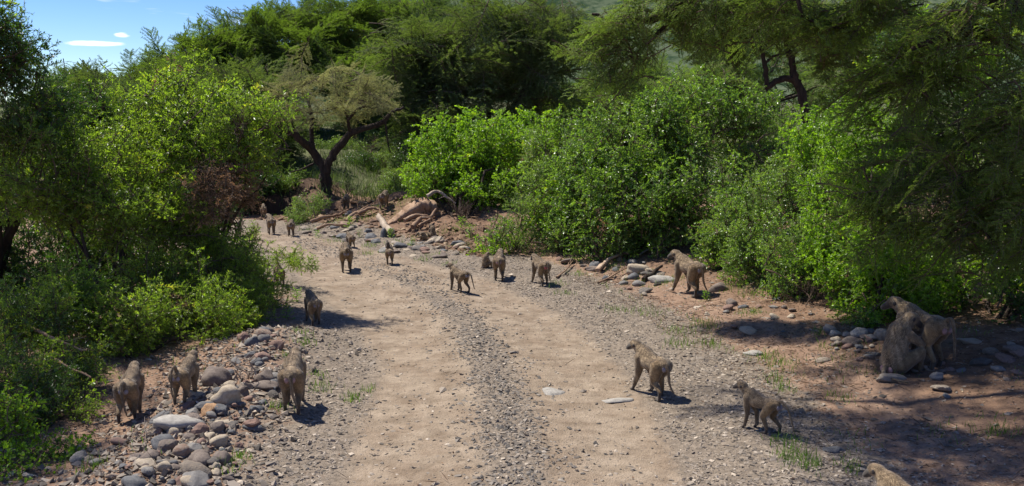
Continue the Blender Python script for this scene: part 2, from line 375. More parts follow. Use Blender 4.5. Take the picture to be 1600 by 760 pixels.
xs = np.arange(-7.5, 7.51, 0.055); xs = np.array(sorted(grow(0, -7.5, .055, -700, 1.09, -1)) + list(xs) + grow(0, 7.5, .055, 700, 1.09, 1))
ys = np.arange(6.5, 24, 0.06); ys = np.array(sorted(grow(0, 6.5, .06, -60, 1.15, -1)) + list(ys) + grow(0, float(ys[-1]), .06, 1200, 1.022, 1))
GX, GY = np.meshgrid(xs, ys); gx, gy = GX.ravel(), GY.ravel()
gz = height(gx, gy); tr_, gv_, rd_, gn_ = masks(gx, gy)
nx, ny = len(xs), len(ys)
ii = (np.arange(ny - 1)[:, None] * nx + np.arange(nx - 1)[None]).ravel()
quads = np.stack([ii, ii + 1, ii + 1 + nx, ii + nx], 1)
gme = mesh('ground', np.stack([gx, gy, gz], 1), [quads], M['ground'], smooth=True, extra={'track': tr_, 'gravel': gv_, 'red': rd_, 'green': gn_, 'bank_soil_shade': 0.85 * sstep(gy, 27.9, 28.4) * (1 - sstep(gy, 29.8, 31.0)) * (1 - sstep(gx, -6.4, -5.6))})
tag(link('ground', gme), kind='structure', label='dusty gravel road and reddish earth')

# far hill
def hillmat():
    m, t = newmat('hill_scrub'); L = t.links.new
    pos = N(t, 'ShaderNodeNewGeometry').outputs['Position']
    v = N(t, 'ShaderNodeTexVoronoi'); v.inputs['Scale'].default_value = 0.30; mpp = N(t, 'ShaderNodeMapping'); mpp.inputs['Scale'].default_value = (1, .35, 1); L(pos, mpp.inputs['Vector']); L(mixc(t, .5, mpp.outputs[0], noise(t, pos, .12, 5, .6, 'Color'), 'LINEAR_LIGHT'), v.inputs['Vector'])
    base = ramp(t, [(0.3, (0.07, 0.095, 0.055)), (0.7, (0.11, 0.13, 0.08))], noise(t, pos, 0.03, 6, 0.6)).outputs[0]
    shr = ramp(t, [(0.46, (0, 0, 0)), (0.58, (1, 1, 1))], noise(t, pos, .16, 7, .7)).outputs[0]
    c = mixc(t, shr, base, (0.03, 0.052, 0.028))
    p = N(t, 'ShaderNodeBsdfPrincipled'); p.inputs['Roughness'].default_value = 1; p.inputs['Specular IOR Level'].default_value = 0; L(c, p.inputs['Base Color'])
    o = N(t, 'ShaderNodeOutputMaterial'); L(p.outputs[0], o.inputs['Surface']); return m
M['hill'] = hillmat()
hx = np.linspace(-260, 420, 150); hy = np.linspace(170, 620, 90); HX, HY = np.meshgrid(hx, hy); a_, b_ = HX.ravel(), HY.ravel()
crest = sstep(a_, -120, -20) * (1 - 0.35 * sstep(a_, 120, 300)) * 58
hzz = sstep(b_, 170, 430) * crest + 18 * fbm(a_, b_, 0.012, 4, 31) * sstep(b_, 180, 300) + 2.2
ii = (np.arange(89)[:, None] * 150 + np.arange(149)[None]).ravel()
hme = mesh('hill', np.stack([a_, b_, hzz], 1), [np.stack([ii, ii + 1, ii + 151, ii + 150], 1)], M['hill'], smooth=True)
tag(link('hill', hme), kind='structure', label='distant scrub covered hill')

# ------------------------------------------------------------------ foliage units (meshes shared by many leafy_branch parts)
def leaves(g, base, d, nrm, L, W, m=0, tint=None, fat=False):
    """folded leaf blades; all arrays (n,3)/(n,)"""
    n = len(base); d = d / (np.linalg.norm(d, axis=1)[:, None] + 1e-9)
    s = np.cross(d, nrm); s /= np.linalg.norm(s, axis=1)[:, None] + 1e-9; k = np.cross(s, d)
    L = np.broadcast_to(L, (n,))[:, None]; W = np.broadcast_to(W, (n,))[:, None]
    if tint is None: tint = rng.random(n)
    if fat:
        pts = [base, base + d * L * .3 + s * W * .5 + k * W * .15, base + d * L * .72 + s * W * .38 + k * W * .1, base + d * L - k * L * .08,
               base + d * L * .72 - s * W * .38 + k * W * .1, base + d * L * .3 - s * W * .5 + k * W * .15]
        V = np.stack(pts, 1).reshape(-1, 3); o = np.arange(n)[:, None] * 6
        Fq = np.concatenate([o + np.array([[0, 1, 2, 3]]), o + np.array([[0, 3, 4, 5]])]); g.add(V, Fq, m, np.repeat(tint, 6))
    else:
        pts = [base, base + d * L * .45 + s * W * .5 + k * W * .18, base + d * L - k * L * .06, base + d * L * .45 - s * W * .5 + k * W * .18]
        V = np.stack(pts, 1).reshape(-1, 3); o = np.arange(n)[:, None] * 4
        Ft = np.concatenate([o + np.array([[0, 1, 2]]), o + np.array([[0, 2, 3]])]); g.add(V, Ft, m, np.repeat(tint, 4))

def broad_unit(name, mat, L=0.8, ll=0.055, lw=0.02, twigs=16, per=16, spread=0.9, droop=0.15, fat=False, ratio=0.42):
    g = Geo(); n = 7
    off = np.cumsum(rng.normal(0, 0.03, (n, 3)), 0); stem = np.stack([off[:, 0], off[:, 1], np.linspace(0, L, n)], 1); stem[:, 0] += droop * np.linspace(0, 1, n) ** 2 * L
    V, Q = tube(stem, np.linspace(0.012, 0.004, n) * (L / 0.8), 4); g.add(V, Q, 1)
    for i in range(twigs):
        t = 0.1 + 0.9 * i / (twigs - 1); k = t * (n - 1); a = int(min(k, n - 2)); b0 = stem[a] + (stem[a + 1] - stem[a]) * (k - a)
        th = i * 2.4 + rng.normal(0, .3); tl = L * ratio * (1 - 0.45 * t) * rng.uniform(0.7, 1.25)
        dr = np.array([math.cos(th) * spread, math.sin(th) * spread, rng.uniform(0.3, 0.9)]); dr /= np.linalg.norm(dr)
        m = 5; tt = np.linspace(0, 1, m)[:, None]; tw = b0 + dr * tl * tt; tw[:, 2:] -= (tt ** 2) * tl * 0.15
        tw += rng.normal(0, 0.006, tw.shape); tw[0] = b0
        V, Q = tube(tw, np.linspace(0.005, 0.002, m), 3); g.add(V, Q, 1)
        u = np.linspace(0.12, 1, per); idx = u * (m - 1); ia = np.minimum(idx.astype(int), m - 2); base = tw[ia] + (tw[ia + 1] - tw[ia]) * (idx - ia)[:, None]
        perp = rng.normal(0, 1, (per, 3)); perp -= (perp @ dr)[:, None] * dr; perp /= np.linalg.norm(perp, axis=1)[:, None]
        d = dr * 0.55 + perp * 0.8; d[:, 2] += rng.normal(0.0, 0.25, per); nr = dr * 0.6 - perp * 0.4 + np.array([0, 0, 0.7]) + rng.normal(0, .35, (per, 3))
        leaves(g, base, d, nr, ll * rng.uniform(.65, 1.2, per), lw * rng.uniform(.8, 1.2, per), 0, np.clip(rng.normal(.5, .22, per) + (0.45 if rng.random() < .06 else 0), 0, 1), fat)
    return g.mesh(name, [mat, M['twig']])

def acacia_unit(name, mat, L=1.3, twigs=20, per=22, blade=0.05, bw=0.013, droop=0.25, flatness=0.18):
    g = Geo(); n = 8; z = np.linspace(0, 1, n)
    stem = np.stack([np.cumsum(rng.normal(0, .03, n)), -droop * z ** 2 * L + np.cumsum(rng.normal(0, .015, n)), z * L], 1); stem[0] = 0
    V, Q = tube(stem, np.linspace(0.013, 0.003, n), 4); g.add(V, Q, 1)
    for i in range(twigs):
        t = 0.12 + 0.88 * i / (twigs - 1); k = t * (n - 1); a = int(min(k, n - 2)); b0 = stem[a] + (stem[a + 1] - stem[a]) * (k - a)
        sd_ = 1 if i % 2 else -1; tl = L * 0.42 * (1.1 - 0.7 * t) * rng.uniform(.6, 1.3)
        dr = np.array([sd_ * rng.uniform(.5, 1.1), rng.normal(0, flatness) + 0.08, rng.uniform(.5, 1.0)]); dr /= np.linalg.norm(dr)
        m = 5; tt = np.linspace(0, 1, m)[:, None]; tw = b0 + dr * tl * tt; tw[:, 1:2] -= tt ** 2 * tl * 0.28; tw += rng.normal(0, .008, tw.shape); tw[0] = b0
        V, Q = tube(tw, np.linspace(.005, .0015, m), 3); g.add(V, Q, 1)
        u = np.linspace(.08, 1, per); idx = u * (m - 1); ia = np.minimum(idx.astype(int), m - 2); base = tw[ia] + (tw[ia + 1] - tw[ia]) * (idx - ia)[:, None]
        for s_ in (-1, 1):
            sv = np.cross(dr, np.array([0, 1.0, 0])) * s_
            d = sv * 0.9 + dr * 0.55 + rng.normal(0, .28, (per, 3)); nr = np.array([0, 1.0, 0]) + rng.normal(0, .4, (per, 3))
            leaves(g, base, d, nr, blade * rng.uniform(.6, 1.2, per), bw, 0, np.clip(rng.normal(.5, .2, per), 0, 1))
    return g.mesh(name, [mat, M['twig']])

def bare_unit(name, mat, L=0.9):
    g = Geo()
    def rec(p, d, l, r, k):
        q = p + d * l; V, Q = tube(wiggle(p, q, 5, .12), np.linspace(r, r * .6, 5), 4); g.add(V, Q, 0, .5)
        if k:
            for _ in range(4):
                t = rng.uniform(.3, 1); nd = d + rng.normal(0, .55, 3); nd /= np.linalg.norm(nd); rec(p + (q - p) * t, nd, l * .6, r * .55, k - 1)
    rec(np.zeros(3), np.array([0, 0, 1.0]), L * .5, .012, 3); return g.mesh(name, [mat])

U = {}
U['lance'] = [broad_unit('lance_branch', M['leaf_left'], .9, .062, .021, 18, 15) for _ in range(5)]
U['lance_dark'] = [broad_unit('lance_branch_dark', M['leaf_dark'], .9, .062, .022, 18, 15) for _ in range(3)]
U['bigleaf'] = [broad_unit('big_leaf_branch', M['leaf_bright'], .7, .055, .04, 10, 7, fat=True) for _ in range(3)]
U['bright'] = [broad_unit('bright_branch', M['leaf_bright'], .9, .06, .036, 20, 16) for _ in range(4)]
U['glossy'] = [broad_unit('glossy_branch', M['leaf_glossy'], .9, .042, .025, 24, 20) for _ in range(5)]
U['pale'] = [broad_unit('pale_branch', M['leaf_pale'], .8, .034, .02, 24, 20) for _ in range(4)]
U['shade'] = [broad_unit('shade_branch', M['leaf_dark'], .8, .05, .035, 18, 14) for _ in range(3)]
U['dead'] = [broad_unit('dead_branch', M['leaf_dead'], .8, .05, .02, 16, 12, droop=.4) for _ in range(3)]
U['ac_mid'] = [acacia_unit('acacia_branch', M['acacia_mid'], 1.4, 26, 22, .06, .02) for _ in range(4)]
U['ac_dark'] = [acacia_unit('acacia_branch_dark', M['acacia_dark'], 1.4, 26, 22, .06, .02) for _ in range(4)]
U['far_mid'] = [acacia_unit('acacia_branch_far', M['acacia_mid'], 1.4, 40, 24, .045, .012, droop=.35, flatness=.35) for _ in range(4)]
U['far_dark'] = [acacia_unit('acacia_branch_far_dark', M['acacia_dark'], 1.4, 40, 24, .045, .012, droop=.4, flatness=.35) for _ in range(4)]
U['ac_olive'] = [acacia_unit('acacia_branch_olive', M['acacia_olive'], 1.2, 24, 20, .045, .011) for _ in range(4)]
U['ac_light'] = [acacia_unit('acacia_branch_light', M['acacia_light'], 1.1, 24, 22, .034, .011) for _ in range(5)]
M['acacia_near'] = leafmat('acacia_leaf_near', (0.10, 0.15, 0.038), (0.23, 0.31, 0.08), None, 0.55, 0.6, 0.2)
U['ac_near'] = [acacia_unit('acacia_branch_near', M['acacia_near'], 1.1, 26, 26, .032, .010, droop=.35) for _ in range(5)]
U['bare'] = [bare_unit('bare_branch', M['twig']) for _ in range(3)]

# ------------------------------------------------------------------ plants
def ico(sub):
    import bmesh
    bm = bmesh.new(); bmesh.ops.create_icosphere(bm, subdivisions=sub, radius=1.0)
    V = np.array([v.co[:] for v in bm.verts]); Fc = np.array([[v.index for v in f.verts] for f in bm.faces]); bm.free(); return V, Fc
I2c = ico(4)
def lobe(px, py, Y, rx, rz, ry=None):
    c = P(px, py, Y); s = Y / F; return (c, rx * s, (ry if ry else (rx + rz) / 2 * s), rz * s)

def orient(d, up, roll):
    z = d.normalized(); y = up - z * up.dot(z)
    if y.length < 1e-3: y = Vector((1, 0, 0)) - z * z.x
    y.normalize(); x = y.cross(z)
    return Matrix((x, y, z)).transposed().to_quaternion() @ Quaternion((0, 0, 1), roll)

def fill(root, lobes, units, n, scale=(0.8, 1.2), mode='bush', clip=True, inner=0.6, up=0.45, name='leafy_branch', drift=None):
    areas = np.array([(l_[1] * l_[2] + l_[1] * l_[3] + l_[2] * l_[3]) for l_ in lobes]); areas /= areas.sum()
    base = root.location; cnt = 0; tries = 0
    proto = {}
    while cnt < n and tries < n * 6:
        tries += 1
        c, rx, ry, rz = lobes[int(rng.choice(len(lobes), p=areas))]
        v = Vector(rng.normal(0, 1, 3)).normalized(); r = inner + (1 - inner) * rng.random() ** 0.7
        p = c + Vector((v.x * rx * r, v.y * ry * r, v.z * rz * r))
        if clip:
            g_ = hz(p.x, p.y)
            if p.z < g_ + 0.03: continue
        deep = False
        for (c2, a, b, e) in lobes:
            q = p - c2
            if (q.x / a) ** 2 + (q.y / b) ** 2 + (q.z / e) ** 2 < 0.22: deep = True; break
        if deep: continue
        nrm = Vector((v.x / rx, v.y / ry, v.z / rz)).normalized()
        s = rng.uniform(*scale)
        if mode == 'bush':
            d = nrm * 0.75 + Vector((0, 0, up)) + Vector(rng.normal(0, .35, 3)); q = orient(d, Vector((0, 0, 1)), rng.uniform(0, 6.28))
        else:
            hdir = Vector((nrm.x, nrm.y, nrm.z * 0.35 + up)); d = hdir + Vector(rng.normal(0, .35, 3))
            if drift: d += Vector(drift)
            q = orient(d, Vector((0, 0, 1)) + Vector(rng.normal(0, .3, 3)), rng.uniform(-.5, .5))
        me = units[int(rng.integers(len(units)))]
        if mode == 'bush' and rng.random() < .03: me = (U['bare'] + U['dead'][:1])[int(rng.integers(4))]
        o = proto.get(me.name)
        if o is None:
            o = bpy.data.objects.new(name, me); proto[me.name] = o
        else: o = o.copy()
        C.objects.link(o); o.parent = root
        dn = d.normalized(); o.rotation_mode = 'QUATERNION'; o.rotation_quaternion = q
        o.location = p - dn * (0.65 if mode == 'bush' else .95) * s - base; o.scale = (s, s, s); cnt += 1

def stems(root, base, targets, r0, name='stem', mat=None, n=7, sides=6, amp=0.1):
    for q in targets:
        b = Vector(base) + Vector((rng.normal(0, r0), rng.normal(0, r0), -0.1))
        pts = wiggle(b - root.location, Vector(q) - root.location, n, amp)
        V, Q = tube(pts, np.linspace(r0, r0 * .3, n), sides)
        g = Geo(); g.add(V, Q); link(name, g.mesh(name, [mat or M['bark']], True), root)

def shrub(name, label, cat, basepx, lobes, units, n, scale=(.8, 1.2), nst=5, r0=0.03, group=None, **kw):
    b = G(*basepx) if not isinstance(basepx, Vector) else basepx
    root = empty(name, b, label, cat, group)
    tg = [b + (lobes[i % len(lobes)][0] + Vector(rng.normal(0, .15, 3)) - b) * .78 for i in range(nst)]
    stems(root, b, tg, r0); fill(root, lobes, units, n, scale, **kw); return root

def limb(root, pts, r0, r1, name='limb', sides=8, mat=None, k=4):
    pl = smoothline([Vector(p) - root.location for p in pts], k); n = len(pl)
    pl[1:-1] += rng.normal(0, r0 * .12, (n - 2, 3))
    V, Q = tube(pl, np.linspace(r0, r1, n) * rng.uniform(.9, 1.1, n), sides); g = Geo(); g.add(V, Q)
    return link(name, g.mesh(name, [mat or M['bark']], True), root)

# --- left-hand thicket
shrub('leafy_shrub', 'tall green shrub whose leafy twigs arch out towards the umbrella acacia', 'shrub', (330, 470),
      [lobe(290, 200, 15, 75, 65), lobe(380, 190, 15, 50, 45, .7), lobe(390, 240, 15, 38, 40, .5), lobe(240, 240, 15.5, 70, 60), lobe(262, 130, 15.5, 25, 42, .3), lobe(435, 182, 15, 30, 18, .3), lobe(300, 120, 15.3, 14, 28, .2), lobe(205, 165, 15, 25, 30, .3)],
      U['lance'], 150, (.5, 1.15), 7, .045)
shrub('leafy_shrub', 'wide sunlit shrub with a mass of lance shaped leaves at left', 'shrub', (200, 520),
      [lobe(60, 270, 13.5, 110, 75), lobe(180, 250, 14.5, 95, 60), lobe(190, 320, 14, 115, 60), lobe(285, 345, 14.5, 70, 50)],
      U['lance'], 240, (.6, 1.0), 6, .04)
shrub('leafy_shrub', 'low bright shrub leaning over the road edge and half hiding a baboon', 'shrub', (400, 500),
      [lobe(372, 436, 15, 45, 48), lobe(330, 440, 14.2, 80, 60), lobe(250, 440, 13.6, 75, 45), lobe(408, 455, 15, 36, 34, .4), lobe(350, 515, 13.2, 45, 28, .4), lobe(395, 402, 15.5, 28, 24, .4), lobe(350, 400, 14.9, 50, 35, .5)],
      U['lance'], 150, (.5, .85), 5, .03)
shrub('leafy_shrub', 'sprawling shrub behind the two baboons on the left', 'shrub', (220, 560),
      [lobe(290, 500, 12.8, 95, 55), lobe(190, 505, 12, 85, 60), lobe(370, 490, 13.5, 60, 45, .5), lobe(100, 480, 12, 70, 55)],
      U['lance'], 230, (.4, .75), 4, .025)
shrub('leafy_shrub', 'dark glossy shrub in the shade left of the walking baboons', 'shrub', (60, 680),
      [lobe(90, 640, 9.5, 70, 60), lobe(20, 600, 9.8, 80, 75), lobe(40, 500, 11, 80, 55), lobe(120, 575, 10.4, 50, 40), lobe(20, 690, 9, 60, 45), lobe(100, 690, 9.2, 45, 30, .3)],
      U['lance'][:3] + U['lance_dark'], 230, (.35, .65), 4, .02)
shrub('bramble', 'small round leaved plant poking into the lower left corner', 'shrub', (20, 752),
      [lobe(30, 738, 8.1, 85, 36, .3), lobe(90, 708, 8.4, 50, 28, .2), lobe(25, 645, 8.5, 40, 40, .2)], U['bigleaf'], 64, (.4, .7), 4, .008)
shrub('shade_tree', 'dark tree rising along the left edge into the sky', 'tree', Vector((-8.3, 14.5, hz(-8.3, 14.5))),
      [lobe(5, 70, 13.5, 45, 75), lobe(70, 150, 14, 60, 45), lobe(150, 165, 15.5, 50, 35), lobe(20, 190, 13.5, 70, 50), lobe(-80, 60, 13, 80, 110)],
      U['lance_dark'] + U['lance'][:1], 170, (.6, 1.0), 6, .09)
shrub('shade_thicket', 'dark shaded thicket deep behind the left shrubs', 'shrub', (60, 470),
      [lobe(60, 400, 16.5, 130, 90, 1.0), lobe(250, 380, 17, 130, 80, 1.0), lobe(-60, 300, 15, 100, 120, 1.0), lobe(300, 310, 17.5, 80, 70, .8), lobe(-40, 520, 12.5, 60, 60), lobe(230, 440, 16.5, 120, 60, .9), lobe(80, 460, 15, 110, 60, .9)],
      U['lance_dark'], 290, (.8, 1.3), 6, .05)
shrub('dead_shrub', 'withered shrub with dangling reddish brown leaves beside the bend', 'shrub', (352, 400),
      [lobe(360, 275, 14.8, 38, 38, .4), lobe(378, 312, 15.2, 26, 26, .3), lobe(335, 300, 14.2, 34, 30, .3), lobe(325, 325, 14.2, 40, 22, .3)],
      U['dead'], 75, (.5, .85), 5, .03, up=-0.5)
shrub('sprig', 'thin yellow green sprig standing in front of the farthest walkers', 'plant', (418, 455),
      [lobe(398, 364, 18, 10, 11, .2), lobe(450, 402, 16.8, 30, 11, .2), lobe(478, 414, 16.4, 25, 8, .2)], U['lance'], 26, (.35, .5), 3, .01)

shrub('shade_tree', 'unseen leafy tree added to shade the lower left corner from outside the picture', 'tree', Vector((-9.0, 10.8, hz(-9.0, 10.8))),
      [(Vector((-8.2, 11.0, 5.4)), 1.2, 1.1, .6), (Vector((-7.2, 10.3, 5.6)), .9, .8, .5), (Vector((-7.4, 12.0, 5.5)), 1.0, .9, .5)],
      U['lance_dark'], 80, (.8, 1.2), 6, .08)  # added out of view so that its crown shades the lower left ground
# --- right-hand thicket
shrub('round_bush', 'rounded yellow green bush left of the big thicket', 'bush', (720, 345),
      [lobe(705, 245, 27, 60, 55, 1.2), lobe(770, 225, 27.5, 55, 45, 1.2), lobe(672, 285, 26.3, 38, 30, .8), lobe(745, 295, 26.3, 70, 40, 1.0), lobe(815, 215, 27.8, 35, 35, .8)],
      U['bright'], 190, (.8, 1.35), 5, .05)
shrub('soft_bush', 'soft feathery light green bush beside the round bush', 'bush', (800, 390),
      [lobe(835, 320, 21.5, 65, 60), lobe(870, 240, 22.5, 60, 60), lobe(800, 372, 20.6, 50, 22, .5), lobe(880, 350, 20.8, 50, 45)],
      U['pale'] + U['bright'][:1], 170, (.65, 1.1), 5, .04)
shrub('thicket', 'big glossy green bush filling the middle right of the road', 'bush', (1000, 385),
      [lobe(985, 225, 21, 90, 85), lobe(1085, 195, 21, 100, 65), lobe(1175, 225, 20.5, 70, 70), lobe(1010, 320, 19.8, 105, 60), lobe(930, 290, 20.5, 70, 75), lobe(1120, 300, 19.6, 90, 55), lobe(945, 375, 19.3, 70, 25, .6)],
      U['glossy'], 295, (.9, 1.4), 8, .05)
shrub('thicket', 'silvery green bush to the right of the male baboon on the bank', 'bush', (1230, 450),
      [lobe(1235, 300, 17, 70, 60), lobe(1185, 395, 16, 55, 45), lobe(1265, 390, 15, 65, 60), lobe(1155, 345, 17.4, 50, 40), lobe(1120, 385, 17.6, 40, 24, .5), lobe(1235, 445, 14.9, 50, 25, .5)],
      U['pale'] + U['glossy'][:2], 200, (.6, 1.0), 6, .04)
shrub('thicket', 'yellow green bush with sunlit low leaves behind the grooming pair', 'bush', (1370, 500),
      [lobe(1335, 440, 13.6, 55, 55), lobe(1300, 370, 14.5, 55, 60), lobe(1400, 400, 13.4, 80, 80), lobe(1350, 490, 12.9, 30, 20, .3), lobe(1380, 220, 14.8, 90, 75), lobe(1275, 225, 17, 45, 45, .7), lobe(1320, 290, 15.5, 60, 60, .8), lobe(1440, 460, 12.9, 55, 30, .5)],
      U['bright'] + U['glossy'][:1], 290, (.5, .85), 6, .04)
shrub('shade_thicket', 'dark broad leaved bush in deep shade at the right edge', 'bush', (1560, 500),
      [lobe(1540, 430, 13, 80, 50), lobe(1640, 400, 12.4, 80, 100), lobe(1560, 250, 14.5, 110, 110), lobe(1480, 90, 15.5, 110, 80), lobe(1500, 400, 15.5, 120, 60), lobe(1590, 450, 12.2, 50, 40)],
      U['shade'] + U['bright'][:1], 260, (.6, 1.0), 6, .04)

# --- acacias
def acacia(label, base, lobes, units, n, scale, limbs=None, trunk=None, r=.16, group=None, extra_st=4, **kw):
    b = base if isinstance(base, Vector) else G(*base)
    root = empty('acacia_tree', b, label, 'tree', group)
    if trunk: limb(root, [b + Vector((0, 0, -.15))] + trunk, r, r * .8, 'trunk')
    for pts, a, e in (limbs or []): limb(root, pts, a, e)
    if not limbs:
        cx_, cy_ = lobes[0][0].x, lobes[0][0].y; b = Vector((cx_, cy_, hz(cx_, cy_))); root.location = b
        top = b + Vector((0, 0, 1.6)); limb(root, [b + Vector((0, 0, -.2)), b + Vector((.1, 0, .8)), top], r, r * .8, 'trunk')
        stems(root, top, [l_[0] for l_ in lobes[:extra_st]], r * .5, 'limb', amp=.035)
    fill(root, lobes, units, n, scale, mode='acacia', name='leafy_branch', **kw); return root

acacia('low dark tree hanging over the eroded bank left of the umbrella acacia', (385, 285), [lobe(385, 205, 31.5, 50, 45, 1.8), lobe(430, 195, 33, 35, 35, 1.5), lobe(350, 240, 31, 50, 50, 1.5), lobe(405, 250, 30.5, 25, 22, .8)], U['far_dark'], 160, (.9, 1.4), r=.15, up=.05)
Yt = 29.6; tb = G(508, 300); Yt = tb.y
def p_(x, y, dy=0): return P(x, y, Yt + dy)
acacia('umbrella shaped acacia with a dark forked trunk beyond the bend', tb,
       [lobe(510, 122, Yt, 95, 25, 2.2), lobe(455, 150, Yt - .3, 52, 28, 1.5), lobe(575, 148, Yt + .2, 58, 30, 1.6), lobe(505, 168, Yt - .4, 70, 20, 1.6)],
       U['ac_olive'], 105, (.6, 1.05),
       limbs=[([tb + Vector((0, 0, -.2)), p_(509, 280), p_(505, 262), p_(490, 238), p_(465, 215, -.4), p_(448, 202, -.6), p_(430, 196, -1)], .19, .07),
              ([p_(508, 272), p_(516, 250), p_(528, 232), p_(550, 208), p_(582, 198, .3), p_(600, 190, .4), p_(612, 175, .5), p_(630, 168, .8)], .14, .04),
              ([p_(488, 236), p_(487, 215), p_(486, 180, .2), p_(480, 150, .4)], .085, .04),
              ([p_(548, 208), p_(545, 195, -.2), p_(546, 185, -.3), p_(565, 168, -.3), p_(590, 172, -.3), p_(602, 186, -.2)], .06, .02),
              ([p_(545, 188), p_(535, 165), p_(525, 140)], .05, .02), ([p_(490, 256), p_(470, 265), p_(452, 270)], .035, .012),
              ([p_(602, 190), p_(605, 215), p_(608, 232), p_(612, 240)], .03, .01), ([p_(465, 215), p_(455, 190), p_(450, 160)], .06, .02)], up=.15, clip=False)

acacia('broad dark acacia sweeping down to the ground behind the round bush', G(760, 300),
       [lobe(760, 70, 37, 120, 70, 3), lobe(690, 150, 35.5, 80, 70, 2), lobe(830, 130, 36, 75, 65, 2), lobe(640, 90, 36, 60, 60, 2), lobe(655, 215, 35, 50, 50, 1.5), lobe(840, 40, 37, 90, 50, 2.5)],
       U['far_dark'], 295, (1.2, 1.9), r=.25, up=.05)
hillgrp = 'acacias along the ridge behind the bend'
for lab, b, lb, u, n in [
    ('green domed acacia reaching the top edge left of centre', (480, 235), [lobe(450, 70, 47, 90, 60, 4), lobe(405, 100, 46, 50, 50, 3), lobe(500, 50, 48, 70, 50, 3)], 'far_mid', 290),
    ('tall acacia filling the top behind the umbrella acacia', (600, 235), [lobe(590, 45, 50, 85, 55, 4), lobe(650, 30, 50, 70, 45, 4), lobe(570, 110, 45, 60, 50, 3)], 'far_mid', 290),
    ('bushy acacia whose crown meets the blue sky at the left', (300, 270), [lobe(300, 118, 44, 65, 48, 3), lobe(245, 130, 45, 45, 40, 3), lobe(350, 88, 45, 50, 48, 3)], 'far_mid', 290),
    ('low dark acacia under the sky gap at the left', (200, 270), [lobe(170, 160, 42, 60, 45, 3), lobe(130, 142, 46, 50, 28, 3), lobe(215, 170, 40, 50, 50, 2)], 'far_dark', 240),
    ('shaded acacia crown just behind the tall left shrub', (340, 285), [lobe(330, 160, 36, 70, 50, 2), lobe(400, 150, 35, 45, 45, 2), lobe(270, 190, 34, 60, 50, 2), lobe(390, 225, 34, 40, 40, 1.5)], 'far_dark', 270)]:
    acacia(lab, b, lb, U[u], n, (1.2, 1.9), r=.2, group=hillgrp, up=.15)
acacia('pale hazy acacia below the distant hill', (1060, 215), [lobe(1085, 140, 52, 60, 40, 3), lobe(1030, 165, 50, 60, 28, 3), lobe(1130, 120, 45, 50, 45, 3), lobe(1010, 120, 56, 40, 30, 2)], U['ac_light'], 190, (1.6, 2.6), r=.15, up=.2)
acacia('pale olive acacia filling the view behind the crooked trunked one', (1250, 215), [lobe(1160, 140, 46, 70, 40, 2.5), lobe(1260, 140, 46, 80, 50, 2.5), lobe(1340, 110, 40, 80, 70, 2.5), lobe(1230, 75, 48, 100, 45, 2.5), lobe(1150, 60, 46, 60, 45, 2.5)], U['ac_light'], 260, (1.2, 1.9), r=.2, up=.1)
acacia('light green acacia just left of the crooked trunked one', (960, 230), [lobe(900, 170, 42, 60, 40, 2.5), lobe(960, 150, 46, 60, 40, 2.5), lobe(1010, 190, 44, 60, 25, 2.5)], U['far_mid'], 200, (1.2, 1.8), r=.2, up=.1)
Y2 = 27.5; b2 = P(1258, 175, Y2)
def q_(x, y, dy=0): return P(x, y, Y2 + dy)
acacia('acacia with a crooked black trunk behind the thicket', Vector((b2.x + .2, Y2, hz(b2.x, Y2))),
       [lobe(1215, 20, Y2, 90, 30, 2), lobe(1130, 45, Y2 + 1, 50, 30, 1.5), lobe(1310, 55, Y2, 50, 45, 2)], U['ac_dark'], 130, (.9, 1.3),
       limbs=[([Vector((b2.x + .2, Y2, hz(b2.x, Y2) - .2)), q_(1262, 210), q_(1255, 155), q_(1243, 125), q_(1238, 100), q_(1230, 70), q_(1225, 40)], .15, .07),
              ([q_(1250, 130), q_(1228, 122), q_(1212, 128), q_(1198, 135), q_(1196, 110), q_(1192, 85), q_(1186, 65), q_(1182, 40)], .10, .045),
              ([q_(1196, 100), q_(1205, 90), q_(1216, 86), q_(1228, 84)], .04, .02), ([q_(1197, 135), q_(1205, 155), q_(1212, 175)], .05, .03)], up=.1)

